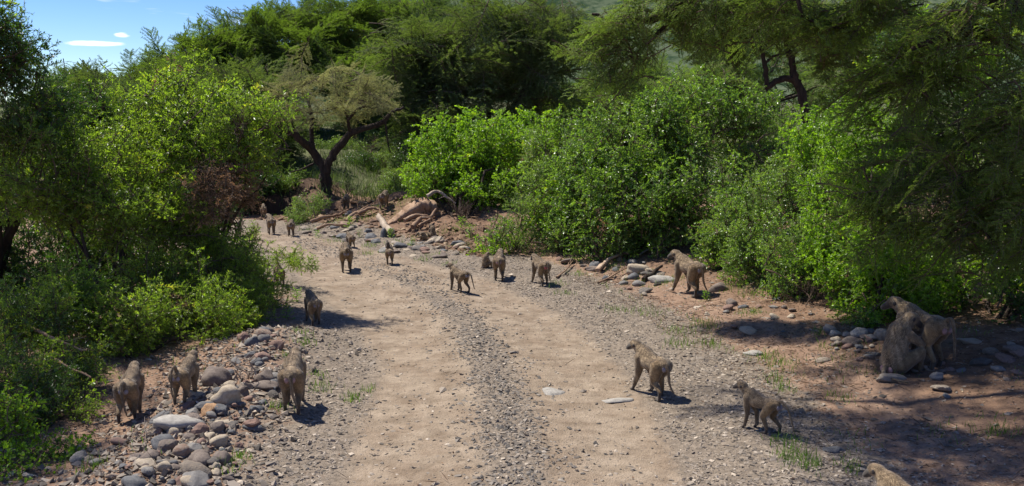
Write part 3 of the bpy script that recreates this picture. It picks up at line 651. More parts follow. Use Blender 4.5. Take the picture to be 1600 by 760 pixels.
# the big overhanging acacia on the right: its low boughs hang into view, its high crown shades the foreground
A = Vector((8.2, 12.2, hz(8.2, 12.2)))
fork = A + Vector((-.4, 0, 2.4))
overhead = [(Vector((.1, 11.6, 6.3)), 1.3, 1.5, .5), (Vector((1.9, 11.2, 6.4)), 1.8, 1.5, .5), (Vector((3.8, 10.8, 6.2)), 1.6, 1.8, .5), (Vector((1.6, 13.2, 6.6)), 1.3, 1.1, .45), (Vector((3.2, 13.0, 6.4)), 1.6, 1.2, .5), (Vector((.6, 9.9, 6.2)), 1.3, .8, .4)]
big = acacia('huge overhanging acacia with drooping feathery boughs at right', A,
       [lobe(1450, 250, 11.6, 130, 90, 1.0), lobe(1560, 180, 11, 90, 110, 1.0), lobe(1400, 130, 12, 110, 70, .9), lobe(1500, 370, 11.2, 110, 60, .7), lobe(1590, 330, 10.8, 70, 80, .8), lobe(1360, 330, 12, 60, 60, .6), lobe(1500, 40, 11.5, 130, 50, .8)],
       U['ac_near'], 240, (.6, 1.05),
       limbs=[([A + Vector((0, 0, -.2)), A + Vector((-.1, 0, 1.2)), fork], .26, .2),
              ([fork, P(1500, -40, 12.3), P(1300, -110, 13), P(1120, -30, 13.8), P(1075, 0, 14), P(1020, 30, 14.2), P(960, 30, 14.4), P(925, 22, 14.5)], .15, .018),
              ([P(1090, -15, 13.9), P(1050, 30, 14.1), P(1010, 70, 14.3), P(985, 90, 14.4)], .05, .015),
              ([fork, P(1560, 60, 11.8), P(1470, 60, 11.4), P(1400, 90, 11.4)], .1, .02),
              ([fork, P(1580, 240, 11.4), P(1500, 300, 11.2)], .09, .02),
              ([P(1300, -110, 13), P(1250, -30, 13), P(1250, 15, 12.9), P(1262, 30, 12.9), P(1290, 40, 12.8), P(1340, 50, 12.6)], .035, .012),
              ([fork, Vector((6, 12, 5.0)), Vector((3.6, 11.6, 5.9)), Vector((1.2, 12, 6.2)), Vector((-.4, 12.4, 6.3))], .16, .03),
              ([Vector((5.5, 11.9, 5.1)), Vector((4.6, 11, 5.7)), Vector((3.4, 10.2, 6.1))], .08, .03)], up=-.1, drift=(-.5, -.1, -.1))
# second crown object of the same tree is listed as further branches
fill(big, [lobe(960, 60, 14.4, 75, 45, .6), lobe(910, 90, 14.6, 45, 40, .5), lobe(1010, 20, 14.2, 70, 35, .6), lobe(950, 125, 14.6, 40, 25, .4), lobe(1120, 15, 13.8, 80, 30, .6), lobe(1040, 0, 14, 70, 25, .6), lobe(1090, 60, 14, 40, 20, .4)], U['ac_light'], 125, (.5, .9), mode='acacia', up=-.05, drift=(-.6, 0, -.15))
fill(big, [lobe(1210, 15, 13.4, 90, 38, .6), lobe(1290, 40, 13, 60, 40, .6), lobe(1370, 10, 12.6, 90, 35, .6)], U['ac_near'] + U['ac_light'][:2], 75, (.5, .9), mode='acacia', up=-.05, drift=(-.5, 0, -.1))
fill(big, overhead, U['ac_near'], 175, (.9, 1.35), mode='acacia', up=.1)

# --- mid and small plants
shrub('grey_green_bush', 'small grey green bush below the umbrella acacia', 'bush', (490, 350), [lobe(482, 322, 26.5, 32, 18, .5), lobe(498, 315, 26.8, 18, 12, .4), lobe(462, 335, 26, 18, 12, .4)], U['pale'], 46, (.45, .75), 3, .02)
for px, py, Y, rx, rz, u, lab in [(415, 285, 29.6, 24, 14, 'shade', 'dark scrub on top of the eroded bank'), (452, 282, 30.2, 26, 12, 'pale', 'tufty scrub on the bank left of the umbrella acacia trunk'), (390, 300, 28.6, 16, 20, 'shade', 'scrub hanging down the face of the eroded bank'),
        (560, 262, 37, 34, 22, 'shade', 'dark round bush on the grassy slope behind the umbrella acacia'), (430, 262, 38, 34, 30, 'pale', 'blue green bush left of the umbrella acacia trunk'),
        (620, 290, 31, 26, 20, 'pale', 'soft green bush at the edge of the eroded slope'), (640, 245, 34, 26, 26, 'shade', 'shaded bush below the broad dark acacia'),
        (590, 225, 42, 40, 20, 'pale', 'light green scrub far behind the umbrella acacia'), (520, 215, 46, 60, 22, 'pale', 'grassy scrub seen through the fork of the acacia'),
        (475, 240, 40, 40, 20, 'pale', 'grey green scrub left of the fork on the far slope'), (540, 235, 40, 30, 18, 'pale', 'feathery scrub between the two trunks of the acacia'), (610, 250, 38, 26, 18, 'pale', 'soft scrub right of the umbrella acacia'), (575, 215, 48, 50, 18, 'far_mid', 'low thorn scrub at the top of the far slope'), (450, 215, 46, 50, 20, 'far_dark', 'shaded thorn scrub at the left of the far slope'), (625, 210, 44, 40, 22, 'far_dark', 'shaded thorn scrub at the right of the far slope')]:
    shrub('small_bush', lab, 'bush', P(px, py, Y) - Vector((0, 0, rz * Y / F)), [lobe(px, py, Y, rx, rz, 1.0)], U[u], 42, (.6, 1.1), 2, .03)

small = [(545, 357, .5, 'low leafy herb in front of the fallen roots'), (560, 372, .4, 'low herb beside the upright grey stone'), (612, 372, .4, 'herb beside the end of the bleached log'),
         (720, 360, .55, 'herb clump at the foot of the round bush'), (735, 375, .6, 'green herb at the left foot of the soft bush'), (770, 402, .45, 'herb behind the sitting baboon'),
         (1100, 420, .45, 'herb behind the male baboon'), (1130, 440, .5, 'bright herb patch right of the male baboon'), (1165, 435, .5, 'herb at the foot of the silvery bush'), (1105, 470, .3, 'small herb growing by the flat stones under the male baboon'),
         (1345, 515, .42, 'sunlit herb left of the grooming pair'), (1310, 500, .4, 'leafy herb at the corner of the yellow green bush'), (465, 470, .4, 'herb by the left road edge behind a walking baboon'), (450, 500, .4, 'weed at the top of the stone pile'),
         (500, 372, .35, 'weed beside the bend below the grey green bush'), (640, 385, .3, 'tiny weed on the gravel shoulder'), (300, 560, .3, 'weed between the two left baboons'), (1180, 395, .6, 'sprawling herb below the thicket')]
for px, py, s, lab in small:
    b = G(px, py); me = random.choice(U['bright'] + U['pale'][:2]); o = link('herb', me, None, b - Vector((0, 0, .04))); o.scale = (s, s, s * .7); o.rotation_euler = (random.uniform(-.2, .2), random.uniform(-.2, .2), random.uniform(0, 6))
    tag(o, lab, 'herb', 'small herbs along the road')

# ------------------------------------------------------------------ grass
def blades(pos, hgt, wid, lean, tint):
    n = len(pos); an = rng.uniform(0, 6.28, n); s = np.stack([np.cos(an), np.sin(an), np.zeros(n)], 1) * wid[:, None]
    ln = rng.normal(0, 1, (n, 3)) * lean[:, None]; ln[:, 2] = 0
    mid = pos + np.stack([ln[:, 0] * .35, ln[:, 1] * .35, hgt * .6], 1); tip = pos + np.stack([ln[:, 0], ln[:, 1], hgt], 1)
    V = np.stack([pos - s, pos + s, mid + s * .7, mid - s * .7, tip], 1).reshape(-1, 3); o = np.arange(n)[:, None] * 5
    g = Geo(); g.add(V, o + np.array([[0, 1, 2, 3]]), 0, np.repeat(tint, 5)); T = o + np.array([[3, 2, 4]])
    g.F[3].append(T); g.M[3].append(np.zeros(n)); return g
tufts = []
for px, py, r, k in [(515, 352, .3, 90), (535, 345, .3, 80), (560, 345, .3, 70), (575, 340, .3, 90), (590, 325, .3, 90), (625, 325, .4, 110), (635, 312, .4, 140), (545, 335, .3, 80), (700, 362, .3, 80), (725, 385, .3, 90), (655, 372, .25, 60), (620, 380, .2, 60), (530, 372, .2, 60), (745, 395, .3, 90), (500, 610, .14, 60), (550, 625, .1, 70), (575, 612, .07, 30), (500, 590, .08, 30), (430, 640, .1, 40), (375, 720, .1, 50), (350, 735, .1, 40), (455, 585, .1, 40), (455, 560, .1, 40),
                     (1060, 520, .2, 90), (1090, 508, .15, 60), (1110, 510, .12, 70), (1060, 540, .18, 80), (1110, 540, .14, 80), (1010, 490, .25, 90), (960, 487, .2, 60), (1180, 490, .12, 60), (1160, 492, .12, 40),
                     (1225, 610, .12, 60), (1200, 560, .2, 100), (1215, 570, .2, 80), (1240, 715, .16, 110), (1255, 725, .14, 80), (1225, 690, .12, 60), (1310, 625, .12, 50), (1330, 730, .1, 60), (1560, 680, .14, 60), (1210, 595, .12, 50),
                     (870, 445, .15, 50), (880, 460, .15, 50), (840, 400, .2, 60), (905, 430, .2, 70), (890, 410, .2, 60), (660, 408, .15, 60), (680, 400, .2, 60), (700, 415, .15, 40), (580, 385, .2, 80), (575, 398, .15, 50), (600, 395, .15, 50),
                     (1050, 440, .25, 80), (1035, 445, .2, 60), (960, 420, .2, 70), (925, 395, .3, 90), (1150, 450, .25, 120), (1170, 460, .2, 90), (520, 378, .2, 60), (480, 360, .25, 90), (1280, 520, .1, 40), (1290, 545, .1, 30), (120, 715, .08, 30), (145, 735, .1, 50), (470, 520, .15, 60), (480, 540, .15, 60)]:
    c = G(px, py); k = int(k * 1.0); a = rng.normal(0, r * .6, (k, 2)); x = c.x + a[:, 0]; y = c.y + a[:, 1] * 1.3
    tufts.append(np.stack([x, y, height(x, y)], 1))
pos = np.concatenate(tufts)
k = 9000; x = rng.uniform(-7, 9, k * 4); y = rng.uniform(8, 30, k * 4); lt = road_lat(x, y); keep = ((lt > 2.9) | (lt < -2.6)) & (fbm(x, y, .8, 3, 77) > .06) & (vnoise(x * 4, y * 4, 5) > .45); x, y = x[keep][:k], y[keep][:k]
pos = np.concatenate([pos, np.stack([x, y, height(x, y)], 1)]); n = len(pos)
g = blades(pos, rng.uniform(.03, .11, n), np.full(n, .0035), np.full(n, .035), np.clip(rng.normal(.55, .25, n), 0, 1))
tag(link('grass', g.mesh('grass', [M['grass']])), 'short green grass tufts scattered along the road edges', 'grass', kind='stuff')
k = 60000; x = rng.uniform(-16, 16, k); y = rng.uniform(29, 62, k); kp = vnoise(x * .8, y * .8, 3) > .3; x, y = x[kp], y[kp]; n = len(x)
g = blades(np.stack([x, y, height(x, y)], 1), rng.uniform(.12, .45, n), np.full(n, .010), np.full(n, .16), np.clip(rng.normal(.35, .3, n), 0, 1))
tag(link('tall_grass', g.mesh('tall_grass', [M['grass_far']])), 'tall pale green grass on the slope behind the acacia', 'grass', kind='stuff')

# ------------------------------------------------------------------ stones
def ico(sub):
    import bmesh
    bm = bmesh.new(); bmesh.ops.create_icosphere(bm, subdivisions=sub, radius=1.0)
    V = np.array([v.co[:] for v in bm.verts]); Fc = np.array([[v.index for v in f.verts] for f in bm.faces]); bm.free(); return V, Fc
I1, I2, I3 = ico(1), ico(2), ico(3)
def rockmesh(name, mat, I, ang=0.35, seed=0, smooth=True, planes=7):
    r = np.random.default_rng(seed); V = I[0].copy()
    for _ in range(planes):                                         # chip flat faces off the boulder
        d = r.normal(0, 1, 3); d /= np.linalg.norm(d); lim = r.uniform(.62, .95) if ang > .3 else r.uniform(.82, .98)
        s = V @ d; V = V - np.where(s > lim, (s - lim), 0)[:, None] * d
    for f_, a_2 in ((1.3, .10), (3.1, .035)):
        o = r.uniform(0, 9, 3); q = V * f_ + o
        V = V * (1 + a_2 * (np.sin(q[:, 0] * 2.1 + q[:, 1]) + np.sin(q[:, 1] * 1.7 + q[:, 2]) + np.sin(q[:, 2] * 2.3 + q[:, 0])))[:, None]
    me = mesh(name, V, [I[1]], mat, smooth=smooth)
    return me
def stone(px, py, wpx, hpx, mat, label, group=None, ang=.4, seed=None, depth=None, rz=None, name='stone', tilt=.15, I=I3, sink=.3):
    b = G(px, py + hpx * .35); s = b.y / F; seed = seed if seed is not None else int(px * 7 + py)
    o = link(name, rockmesh(name, M[mat], I, ang, seed), None, b + Vector((0, 0, hpx * s * (.5 - sink) * .6)))
    sx = wpx * s / 2; sz = hpx * s / 2
    o.scale = (sx, depth if depth else (sx * .55 + sz * .45), sz); o.rotation_euler = (random.uniform(-tilt, tilt), random.uniform(-tilt, tilt), random.uniform(-.3, .3) if rz is None else rz)
    return tag(o, label, 'stone', group)
for a in [(340, 582, 52, 42, 'stone_brown', 'large rounded brown boulder behind the stone pile', None, .2),
          (354, 614, 44, 44, 'stone_tan', 'upright angular tan slab in the stone pile', None, .6),
          (280, 656, 74, 32, 'stone_light', 'large flat pale grey stone nearest the left baboons', None, .3),
          (330, 637, 32, 26, 'stone_rust', 'orange stained stone beside the flat pale grey one', None, .3),
          (256, 688, 44, 36, 'stone_dark', 'blackish rounded boulder below the flat pale stone', None, .2),
          (346, 713, 28, 34, 'stone_brown', 'egg shaped brown stone at the right of the pile', None, .2),
          (300, 748, 32, 22, 'stone_tan', 'olive tan stone at the bottom of the pile', None, .2),
          (212, 752, 50, 24, 'stone_dark', 'dark grey rock cut by the bottom edge', None, .35),
          (313, 718, 40, 28, 'stone_brown', 'rough brown lump above the olive tan stone', None, .5),
          (282, 705, 32, 26, 'stone', 'grey cobble just right of the blackish boulder', None, .3),
          (255, 728, 24, 20, 'stone_tan', 'mossy tan cobble low in the pile', None, .1),
          (415, 585, 30, 34, 'stone_brown', 'dark brown angular block beside the walking baboon', None, .5),
          (395, 530, 26, 22, 'stone_dark', 'dark stone at the top of the pile', None, .4),
          (412, 600, 46, 18, 'stone_brown', 'long reddish brown slab right in the pile', None, .5),
          (130, 716, 44, 9, 'stone', 'long thin grey slab in the left foreground', None, .5),
          (355, 660, 36, 13, 'stone_tan', 'thin tan slab in the middle of the pile', None, .4),
          (395, 665, 30, 14, 'stone_dark', 'grey cobble at the right edge of the pile near the baboon', None, .2),
          (995, 418, 40, 22, 'stone_tan', 'domed tan boulder on the right verge', None, .35),
          (932, 412, 30, 20, 'stone_dark', 'grey boulder at the foot of the big bush', None, .5),
          (990, 430, 22, 16, 'stone_dark', 'dark block leaning under the domed tan boulder', None, .6),
          (1034, 434, 38, 16, 'stone_light', 'pale wedge shaped stone left of the male baboon', None, .6),
          (1142, 472, 24, 16, 'stone_brown', 'lone brown cone of rock right of the male baboon', None, .5),
          (1100, 458, 34, 14, 'stone', 'flat grey rock under the male baboon', None, .4),
          (1122, 447, 28, 22, 'stone_brown', 'brown block behind the male baboon feet', None, .3),
          (1330, 530, 34, 26, 'stone_brown', 'brown rock in the heap left of the grooming pair', None, .5),
          (1344, 518, 26, 22, 'stone_light', 'pale angular rock topping the heap left of the grooming pair', None, .6),
          (1378, 518, 26, 30, 'stone', 'rock half hidden by the grooming baboon', None, .5),
          (1390, 590, 46, 16, 'stone', 'flat rock in front of the grooming pair', None, .3),
          (1305, 520, 20, 14, 'stone_light', 'small white rock at the left end of the heap', None, .5),
          (1548, 547, 26, 14, 'stone', 'small grey rock at the right in the shade', None, .3),
          (1584, 541, 32, 18, 'stone_brown', 'rounded rock near the right edge in the shade', None, .3),
          (1515, 532, 36, 12, 'stone', 'low slab behind the tail of the standing baboon', None, .5),
          (1304, 702, 38, 12, 'stone_dark', 'flat dark rock in the shaded foreground', None, .5),
          (1285, 562, 28, 9, 'stone', 'small half buried rock in the leaf litter', None, .3),
          (1180, 552, 40, 8, 'stone_light', 'flat pale rock above the juvenile baboon', None, .4),
          (866, 610, 42, 16, 'stone_light', 'pale broken slab flush with the right wheel track', None, .6),
          (962, 624, 58, 10, 'stone_light', 'long pale slab in the right wheel track', None, .4),
          (600, 363, 12, 22, 'stone_dark', 'upright grey stone left of the bleached log', None, .4),
          (588, 375, 16, 12, 'stone_dark', 'grey stone at the foot of the upright one', None, .4),
          (715, 380, 22, 12, 'stone_dark', 'dark grey boulder right of the seated pair', None, .4),
          (545, 332, 12, 12, 'stone_light', 'pale stone near the far standing baboon', None, .4)]:
    st_ = stone(*a)
    if 'flush' in a[5] or 'track' in a[5]: st_.location.z = hz(st_.location.x, st_.location.y) + .004; st_.scale.z = .03; st_.scale.y = st_.scale.x * (.9 if a[0] == 866 else .5)

TONES = [('dark grey', 'stone_dark'), ('brown', 'stone_brown'), ('pale tan', 'stone_tan'), ('mid grey', 'stone_mid'), ('reddish', 'stone_red'), ('mottled', 'stone')]
M['stone_mid'] = solidmat('stone_mid', [(0.2, (0.14, 0.13, 0.12)), (0.8, (0.25, 0.23, 0.205))], 5, 0.85, 0.5, bscale=18, use_rand=.3)
M['stone_red'] = solidmat('stone_red', [(0.2, (0.17, 0.10, 0.075)), (0.8, (0.29, 0.19, 0.145))], 5, 0.85, 0.5, bscale=18, use_rand=.3)
cob = [(tn, rockmesh('cobble', M[mt], I3, .25 if q % 3 == 0 else .5, 100 + 7 * q + k, planes=6 + 2 * (q % 4), smooth=(q % 4 == 0))) for k, (tn, mt) in enumerate(TONES) for q in range(5)]
def scatter_stones(poly, n, smin, smax, label_fn, group, flatten=(.5, .85), name='cobble', seed=1, gap=.8, lift=.0):
    r = np.random.default_rng(seed); poly = np.array(poly, float); x0, y0 = poly.min(0); x1, y1 = poly.max(0); placed = []; tries = 0; out = []
    def inside(x, y):
        c = False; j = len(poly) - 1
        for i in range(len(poly)):
            if (poly[i][1] > y) != (poly[j][1] > y) and x < (poly[j][0] - poly[i][0]) * (y - poly[i][1]) / (poly[j][1] - poly[i][1]) + poly[i][0]: c = not c
            j = i
        return c
    while len(placed) < n and tries < n * 40:
        tries += 1; x = r.uniform(x0, x1); y = r.uniform(y0, y1)
        if not inside(x, y): continue
        b = G(x, y); s = smin + (smax - smin) * r.random() ** 2.2
        if any((b.x - q[0]) ** 2 + (b.y - q[1]) ** 2 < (gap * (s + q[2])) ** 2 for q in placed): continue
        placed.append((b.x, b.y, s)); fl = r.uniform(*flatten)
        k = int(r.integers(len(cob))); o = out[0].copy() if out else bpy.data.objects.new(name, cob[k][1]); o.data = cob[k][1]; C.objects.link(o); out.append(o)
        o.location = b + Vector((0, 0, s * fl * lift + r.uniform(0, .03))); o.scale = (s * r.uniform(.85, 1.35), s * r.uniform(.75, 1.0), s * fl); o.rotation_euler = (r.uniform(-.35, .35), r.uniform(-.35, .35), r.uniform(0, 6.28))
        tag(o, cob[k][0] + ' ' + label_fn(x, y, s), 'stone', group)
    return out
def lab_pile(x, y, s):
    ends = [(545, 'at the far tip of the stone pile'), (590, 'by the rounded boulder in the pile'), (625, 'beside the upright tan slab'), (655, 'near the flat pale stone'), (690, 'beside the blackish boulder'), (725, 'by the egg shaped stone low in the pile'), (999, 'at the bottom edge of the stone pile')]
    where = next(w_ for e_, w_ in ends if y < e_)
    if 590 <= y < 725: where += ', road side' if x > 345 else ', bush side'
    return ('small cobble ' if s < .045 else ('fist sized cobble ' if s < .07 else 'big cobble ')) + where
scatter_stones([(385, 515), (440, 515), (430, 560), (440, 590), (425, 640), (385, 680), (365, 760), (200, 760), (245, 700), (240, 660), (330, 600), (375, 560)], 190, .022, .105, lab_pile, 'cobbles of the stone pile left of the road', seed=3, gap=.62)
scatter_stones([(20, 700), (240, 690), (240, 760), (60, 760)], 14, .03, .09, lambda x, y, s: 'cobble on shaded soil at the lower left', 'cobbles on shaded soil at the lower left', seed=4)
scatter_stones([(590, 385), (700, 372), (740, 392), (700, 405), (600, 398)], 34, .07, .2, lambda x, y, s: 'slab among the rocks below the seated pair', 'slabs below the seated pair', (.3, .55), seed=5, gap=.6)
scatter_stones([(480, 355), (560, 352), (600, 372), (560, 382), (470, 368)], 26, .06, .2, lambda x, y, s: ('big' if s > .11 else 'small') + ' stone on the eroded slope ' + ('by the grey green bush' if x < 530 else 'below the roots'), 'stones beside the bend', (.35, .7), seed=6, gap=.6)
scatter_stones([(865, 405), (1000, 405), (1050, 440), (1000, 470), (900, 425)], 28, .05, .16, lambda x, y, s: ('big' if s > .09 else 'small') + ' rock on the right verge ' + ('under the big bush' if x < 930 else ('around the forked dead branch' if x < 985 else 'near the domed boulder')), 'rocks on the right verge', (.35, .7), seed=7)
scatter_stones([(1120, 460), (1260, 470), (1300, 520), (1200, 545), (1060, 500)], 16, .04, .12, lambda x, y, s: 'small rock on the reddish bank ' + ('just right of the male baboon' if x < 1180 else 'below the silvery bush'), 'rocks on the reddish bank', (.35, .6), seed=8)
scatter_stones([(1290, 515), (1370, 520), (1375, 575), (1310, 560)], 24, .035, .1, lambda x, y, s: 'loose stone in the heap left of the grooming pair', 'loose stones left of the grooming pair', (.4, .7), seed=9, gap=.6)
scatter_stones([(1390, 580), (1600, 530), (1600, 640), (1440, 620)], 16, .04, .12, lambda x, y, s: 'shaded stone ' + ('in front of the grooming pair' if x < 1480 else 'right of the grooming pair'), 'shaded stones around the grooming pair', (.35, .6), seed=10)
# gravel: real chips, joined
def chips(name, n, xr, yr, dens, smin, smax, label, mat='gravel', flat_=(.35, .8), far_bias=True):
    x = rng.uniform(*xr, n * 6); y = yr[0] + (yr[1] - yr[0]) * rng.random(n * 6) ** (1.6 if far_bias else 1); kp = rng.random(n * 6) < dens(x, y); x, y = x[kp][:n], y[kp][:n]; n = len(x)
    V0 = []; 
    for i in range(8):
        v = I1[0] if False else np.array([[1, 0, 0], [-1, 0, 0], [0, 1, 0], [0, -1, 0], [0, 0, 1], [0, 0, -1.0]]); v = v + rng.normal(0, .32, v.shape); V0.append(v)
    F0 = np.array([[0, 2, 4], [2, 1, 4], [1, 3, 4], [3, 0, 4], [2, 0, 5], [1, 2, 5], [3, 1, 5], [0, 3, 5]]); V0 = np.array(V0)
    s = smin + (smax - smin) * rng.random(n) ** 3; an = rng.uniform(0, 6.28, n); fl = rng.uniform(*flat_, n)
    v = V0[rng.integers(0, 8, n)] * np.stack([s * rng.uniform(.8, 1.5, n), s, s * fl], 1)[:, None, :]
    c, sn = np.cos(an)[:, None], np.sin(an)[:, None]; vx = v[:, :, 0] * c - v[:, :, 1] * sn; vy = v[:, :, 0] * sn + v[:, :, 1] * c
    vz = v[:, :, 2] + vx * rng.normal(0, .2, (n, 1)); Vv = np.stack([vx + x[:, None], vy + y[:, None], vz + (height(x, y) + s * fl * .25)[:, None]], 2).reshape(-1, 3)
    Fv = (np.arange(n)[:, None, None] * 6 + F0[None]).reshape(-1, 3)
    me = mesh(name, Vv, [Fv], M[mat], tint=np.repeat(np.clip(rng.normal(.5, .25, n), 0, 1), 6))
    tag(link(name, me), label, 'gravel', kind='stuff')
def dens(x, y):
    t, g_, r_, gr = masks(x, y); lat = road_lat(x, y); cl = .32 + .68 * sstep(vnoise(x * 1.3, y * 1.3, 8) * .6 + vnoise(x * 3.7, y * 3.7, 9) * .4, .3, .65)
    a = np.clip(g_ * (1 - t * .93), 0, 1) * cl; return np.maximum(a, .16 * cl * (np.abs(lat) < 6.5)) * (1 - .5 * t)
chips('gravel', 78000, (-6, 7), (6.8, 27), dens, .005, .023, 'loose grey and brown gravel on the road crown and shoulders')
chips('stone_chips', 700, (-5, 7), (7, 20), lambda x, y: .3 + .7 * (np.abs(road_lat(x, y)) > 2), .02, .07, 'flat stone chips scattered over the road and verges', 'gravel', (.25, .45))
chips('crown_gravel', 13000, (-5, 2), (6.8, 24), lambda x, y: np.exp(-(road_lat(x, y) / .40) ** 2) * (.35 + .65 * (vnoise(x * 2.2, y * 2.2, 21) > .4)), .006, .026, 'dark loose gravel along the crown between the wheel tracks', 'gravel_dark')
chips('clods', 1500, (-7, -.6), (20, 30), lambda x, y: 1.0 * (road_lat(x, y) > 2.2), .03, .11, 'reddish clods and debris on the eroded slope', 'litter', (.4, .8))
chips('pebbles', 4000, (-5.5, -1.8), (7, 15), lambda x, y: np.exp(-(polydist(x, y, PILE)[0] / .75) ** 2), .012, .045, 'small pebbles filling the gaps of the stone pile', 'gravel', (.5, .9))
def dens2(x, y):
    lat = road_lat(x, y); return np.where((lat > 2.6) | (lat < -2.8), 1, .05) * (.3 + .7 * (vnoise(x * 1.1, y * 1.1, 12) > .4))
def litter(n):
    x = rng.uniform(-7, 7, n * 5); y = rng.uniform(7, 24, n * 5); kp = rng.random(n * 5) < dens2(x, y); x, y = x[kp][:n], y[kp][:n]; n = len(x); g = Geo()
    base = np.stack([x, y, height(x, y) + .008], 1); d = rng.normal(0, 1, (n, 3)); d[:, 2] *= .25; nr = rng.normal(0, .3, (n, 3)); nr[:, 2] += 1
    tw = rng.random(n) < .35; leaves(g, base, d, nr, np.where(tw, rng.uniform(.05, .22, n), rng.uniform(.02, .05, n)), np.where(tw, .005, .018)); return g
tag(link('leaf_litter', litter(34000).mesh('leaf_litter', [M['litter']])), 'dry leaves and broken twigs littering the verges', 'leaf litter', kind='stuff')

# ------------------------------------------------------------------ logs, roots, dead sticks
def wood(name, label, cat, pts, r0, r1, mat='deadwood', group=None, sides=9, side_br=0, k=4, rough=.15):
    pts = [Vector(p) for p in pts]; base = pts[0].copy()
    pl = smoothline([p - base for p in pts], k); n = len(pl); pl[1:-1] += rng.normal(0, r0 * .15, (n - 2, 3))
    V, Q = tube(pl, np.linspace(r0, r1, n) * rng.uniform(1 - rough, 1 + rough, n), sides)
    if name == 'tree_log': V, Q = tube(pl, np.interp(np.linspace(0, 1, n), [0, .55, .8, .93, 1], [.06, .20, .24, .17, .06]), sides)
    ax_ = np.repeat(pl, sides, 0); V = ax_ + (V - ax_) * (np.tile(rng.uniform(.68, 1.2, sides), n) * rng.uniform(.88, 1.1, len(V)))[:, None]; g = Geo(); g.add(V, Q)
    for e, i0 in ((0, 0), (1, (n - 1) * sides)):
        c = len(V); g2 = np.array([[i0 + (j if e else (sides - 1 - j)) for j in range(sides)]])
        ctr = V[i0:i0 + sides].mean(0); Vc = np.vstack([V[i0:i0 + sides], ctr]); Fc = np.array([[j, (j + 1) % sides, sides] for j in range(sides)]); g.add(Vc, Fc if e else Fc[:, ::-1])
    root = link(name, g.mesh(name, [M[mat]], True), None, base); tag(root, label, cat, group)
    for _ in range(side_br):
        i = int(rng.integers(n // 3, n)); q = pl[i] + rng.normal(0, 1, 3) * np.array([.35, .35, .12]) * max(.2, np.linalg.norm(pl[-1]) * .35); V, Q = tube(wiggle(pl[i], q, 5, .15), np.linspace(r1 * .8, r1 * .3, 5), 5)
        g = Geo(); g.add(V, Q); link('side_branch', g.mesh('side_branch', [M[mat]], True), root)
    return root
def gp(x, y, up=0.0): return G(x, y) + Vector((0, 0, up))
def Pg(x, y, Y): return P(x, y, Y)
wood('tree_log', 'thick weathered fallen trunk lying across the eroded slope', 'log', [gp(604, 352, -.03), gp(625, 345, .04), gp(645, 338, .10), gp(664, 332, .12), gp(684, 332, .04)], .09, .26, sides=16, rough=.15, k=7)
wood('fallen_log', 'bleached short log pointing at the camera below the fallen trunk', 'log', [gp(592, 352, .22), gp(600, 360, .14), gp(611, 370, .10)], .075, .10, 'bleached')
wood('dead_branch', 'pale bare branch sticking out right of the fallen trunk', 'branch', [gp(668, 336, .45), gp(685, 330, .5), P(712, 318, G(685, 335).y)], .06, .02, 'bleached', side_br=1)
for i, (pts, r, lab) in enumerate([
    ([(645, 362), (658, 352), (672, 346), (682, 338)], .06, 'upper curling root of the fallen trunk'), ([(632, 352), (650, 347), (668, 344)], .05, 'straight root along the fallen trunk'),
    ([(655, 360), (668, 356), (676, 348)], .05, 'lowest curling root of the fallen trunk'), ([(486, 353), (505, 350), (525, 343), (545, 338)], .045, 'long reddish root beside the grey green bush'),
    ([(540, 352), (552, 345), (562, 336), (575, 332)], .05, 'root crossing the slope behind the herb'), ([(560, 340), (580, 336), (592, 334)], .06, 'short root behind the bleached log'),
    ([(495, 364), (512, 362), (535, 358)], .04, 'low root at the very edge of the bend'), ([(600, 300), (620, 296), (645, 300)], .08, 'reddish log behind the far large baboon')]):
    wood('root', lab, 'root', [gp(x, y, .1 + .07 * (j % 2)) for j, (x, y) in enumerate(pts)], r, r * .5, side_br=1, group='roots on the eroded slope')
wood('dead_branch', 'thick forked dead branch below the big bush', 'branch', [gp(934, 427, .05), gp(948, 416, .1), gp(965, 410, .12), gp(982, 403, .1)], .045, .025, side_br=2)
wood('dead_branch', 'long thin dead stick ending at the domed boulder', 'branch', [gp(935, 445, .03), gp(955, 437, .05), gp(985, 423, .1)], .02, .012, side_br=4)
wood('dead_branch', 'arched pale branch above the male baboon', 'branch', [gp(1000, 402, .05), gp(1012, 398, .10), gp(1035, 396, .12), gp(1046, 402, .03)], .022, .012, 'bleached')
wood('dead_branch', 'dark log wedged behind the pale wedge stone', 'branch', [gp(1005, 442, .04), gp(1020, 435, .08), gp(1034, 425, .1)], .06, .03, 'bark')
wood('dead_branch', 'grey stick lying by the standing rocks of the right verge', 'branch', [gp(870, 436, .03), gp(885, 425, .05), gp(895, 415, .08)], .02, .01, side_br=3)
lp = lambda x, y, Y: P(x, y, Y)
for pts, r, lab in [([(48, 512, 10.8), (90, 532, 10.5), (128, 548, 10.2)], .022, 'upper grey dead stick among the left shrubs'), ([(70, 555, 10.2), (110, 575, 10), (142, 590, 9.9)], .02, 'middle dead stick slanting right'), ([(180, 498, 13), (140, 500, 12.8), (100, 470, 12.8)], .018, 'dark stick in the shade gap'),
                    ([(170, 588, 11.2), (200, 582, 11.3), (232, 578, 11.4)], .018, 'pale stick behind the leftmost baboon')]:
    wood('dead_stick', lab, 'branch', [lp(*p) for p in pts], r, r * .5, 'deadwood', side_br=3, group='dead sticks in the left thicket')
tw = empty('twig_bundle', G(222, 690), 'bundle of bleached twigs in front of the leftmost baboon', 'twigs')
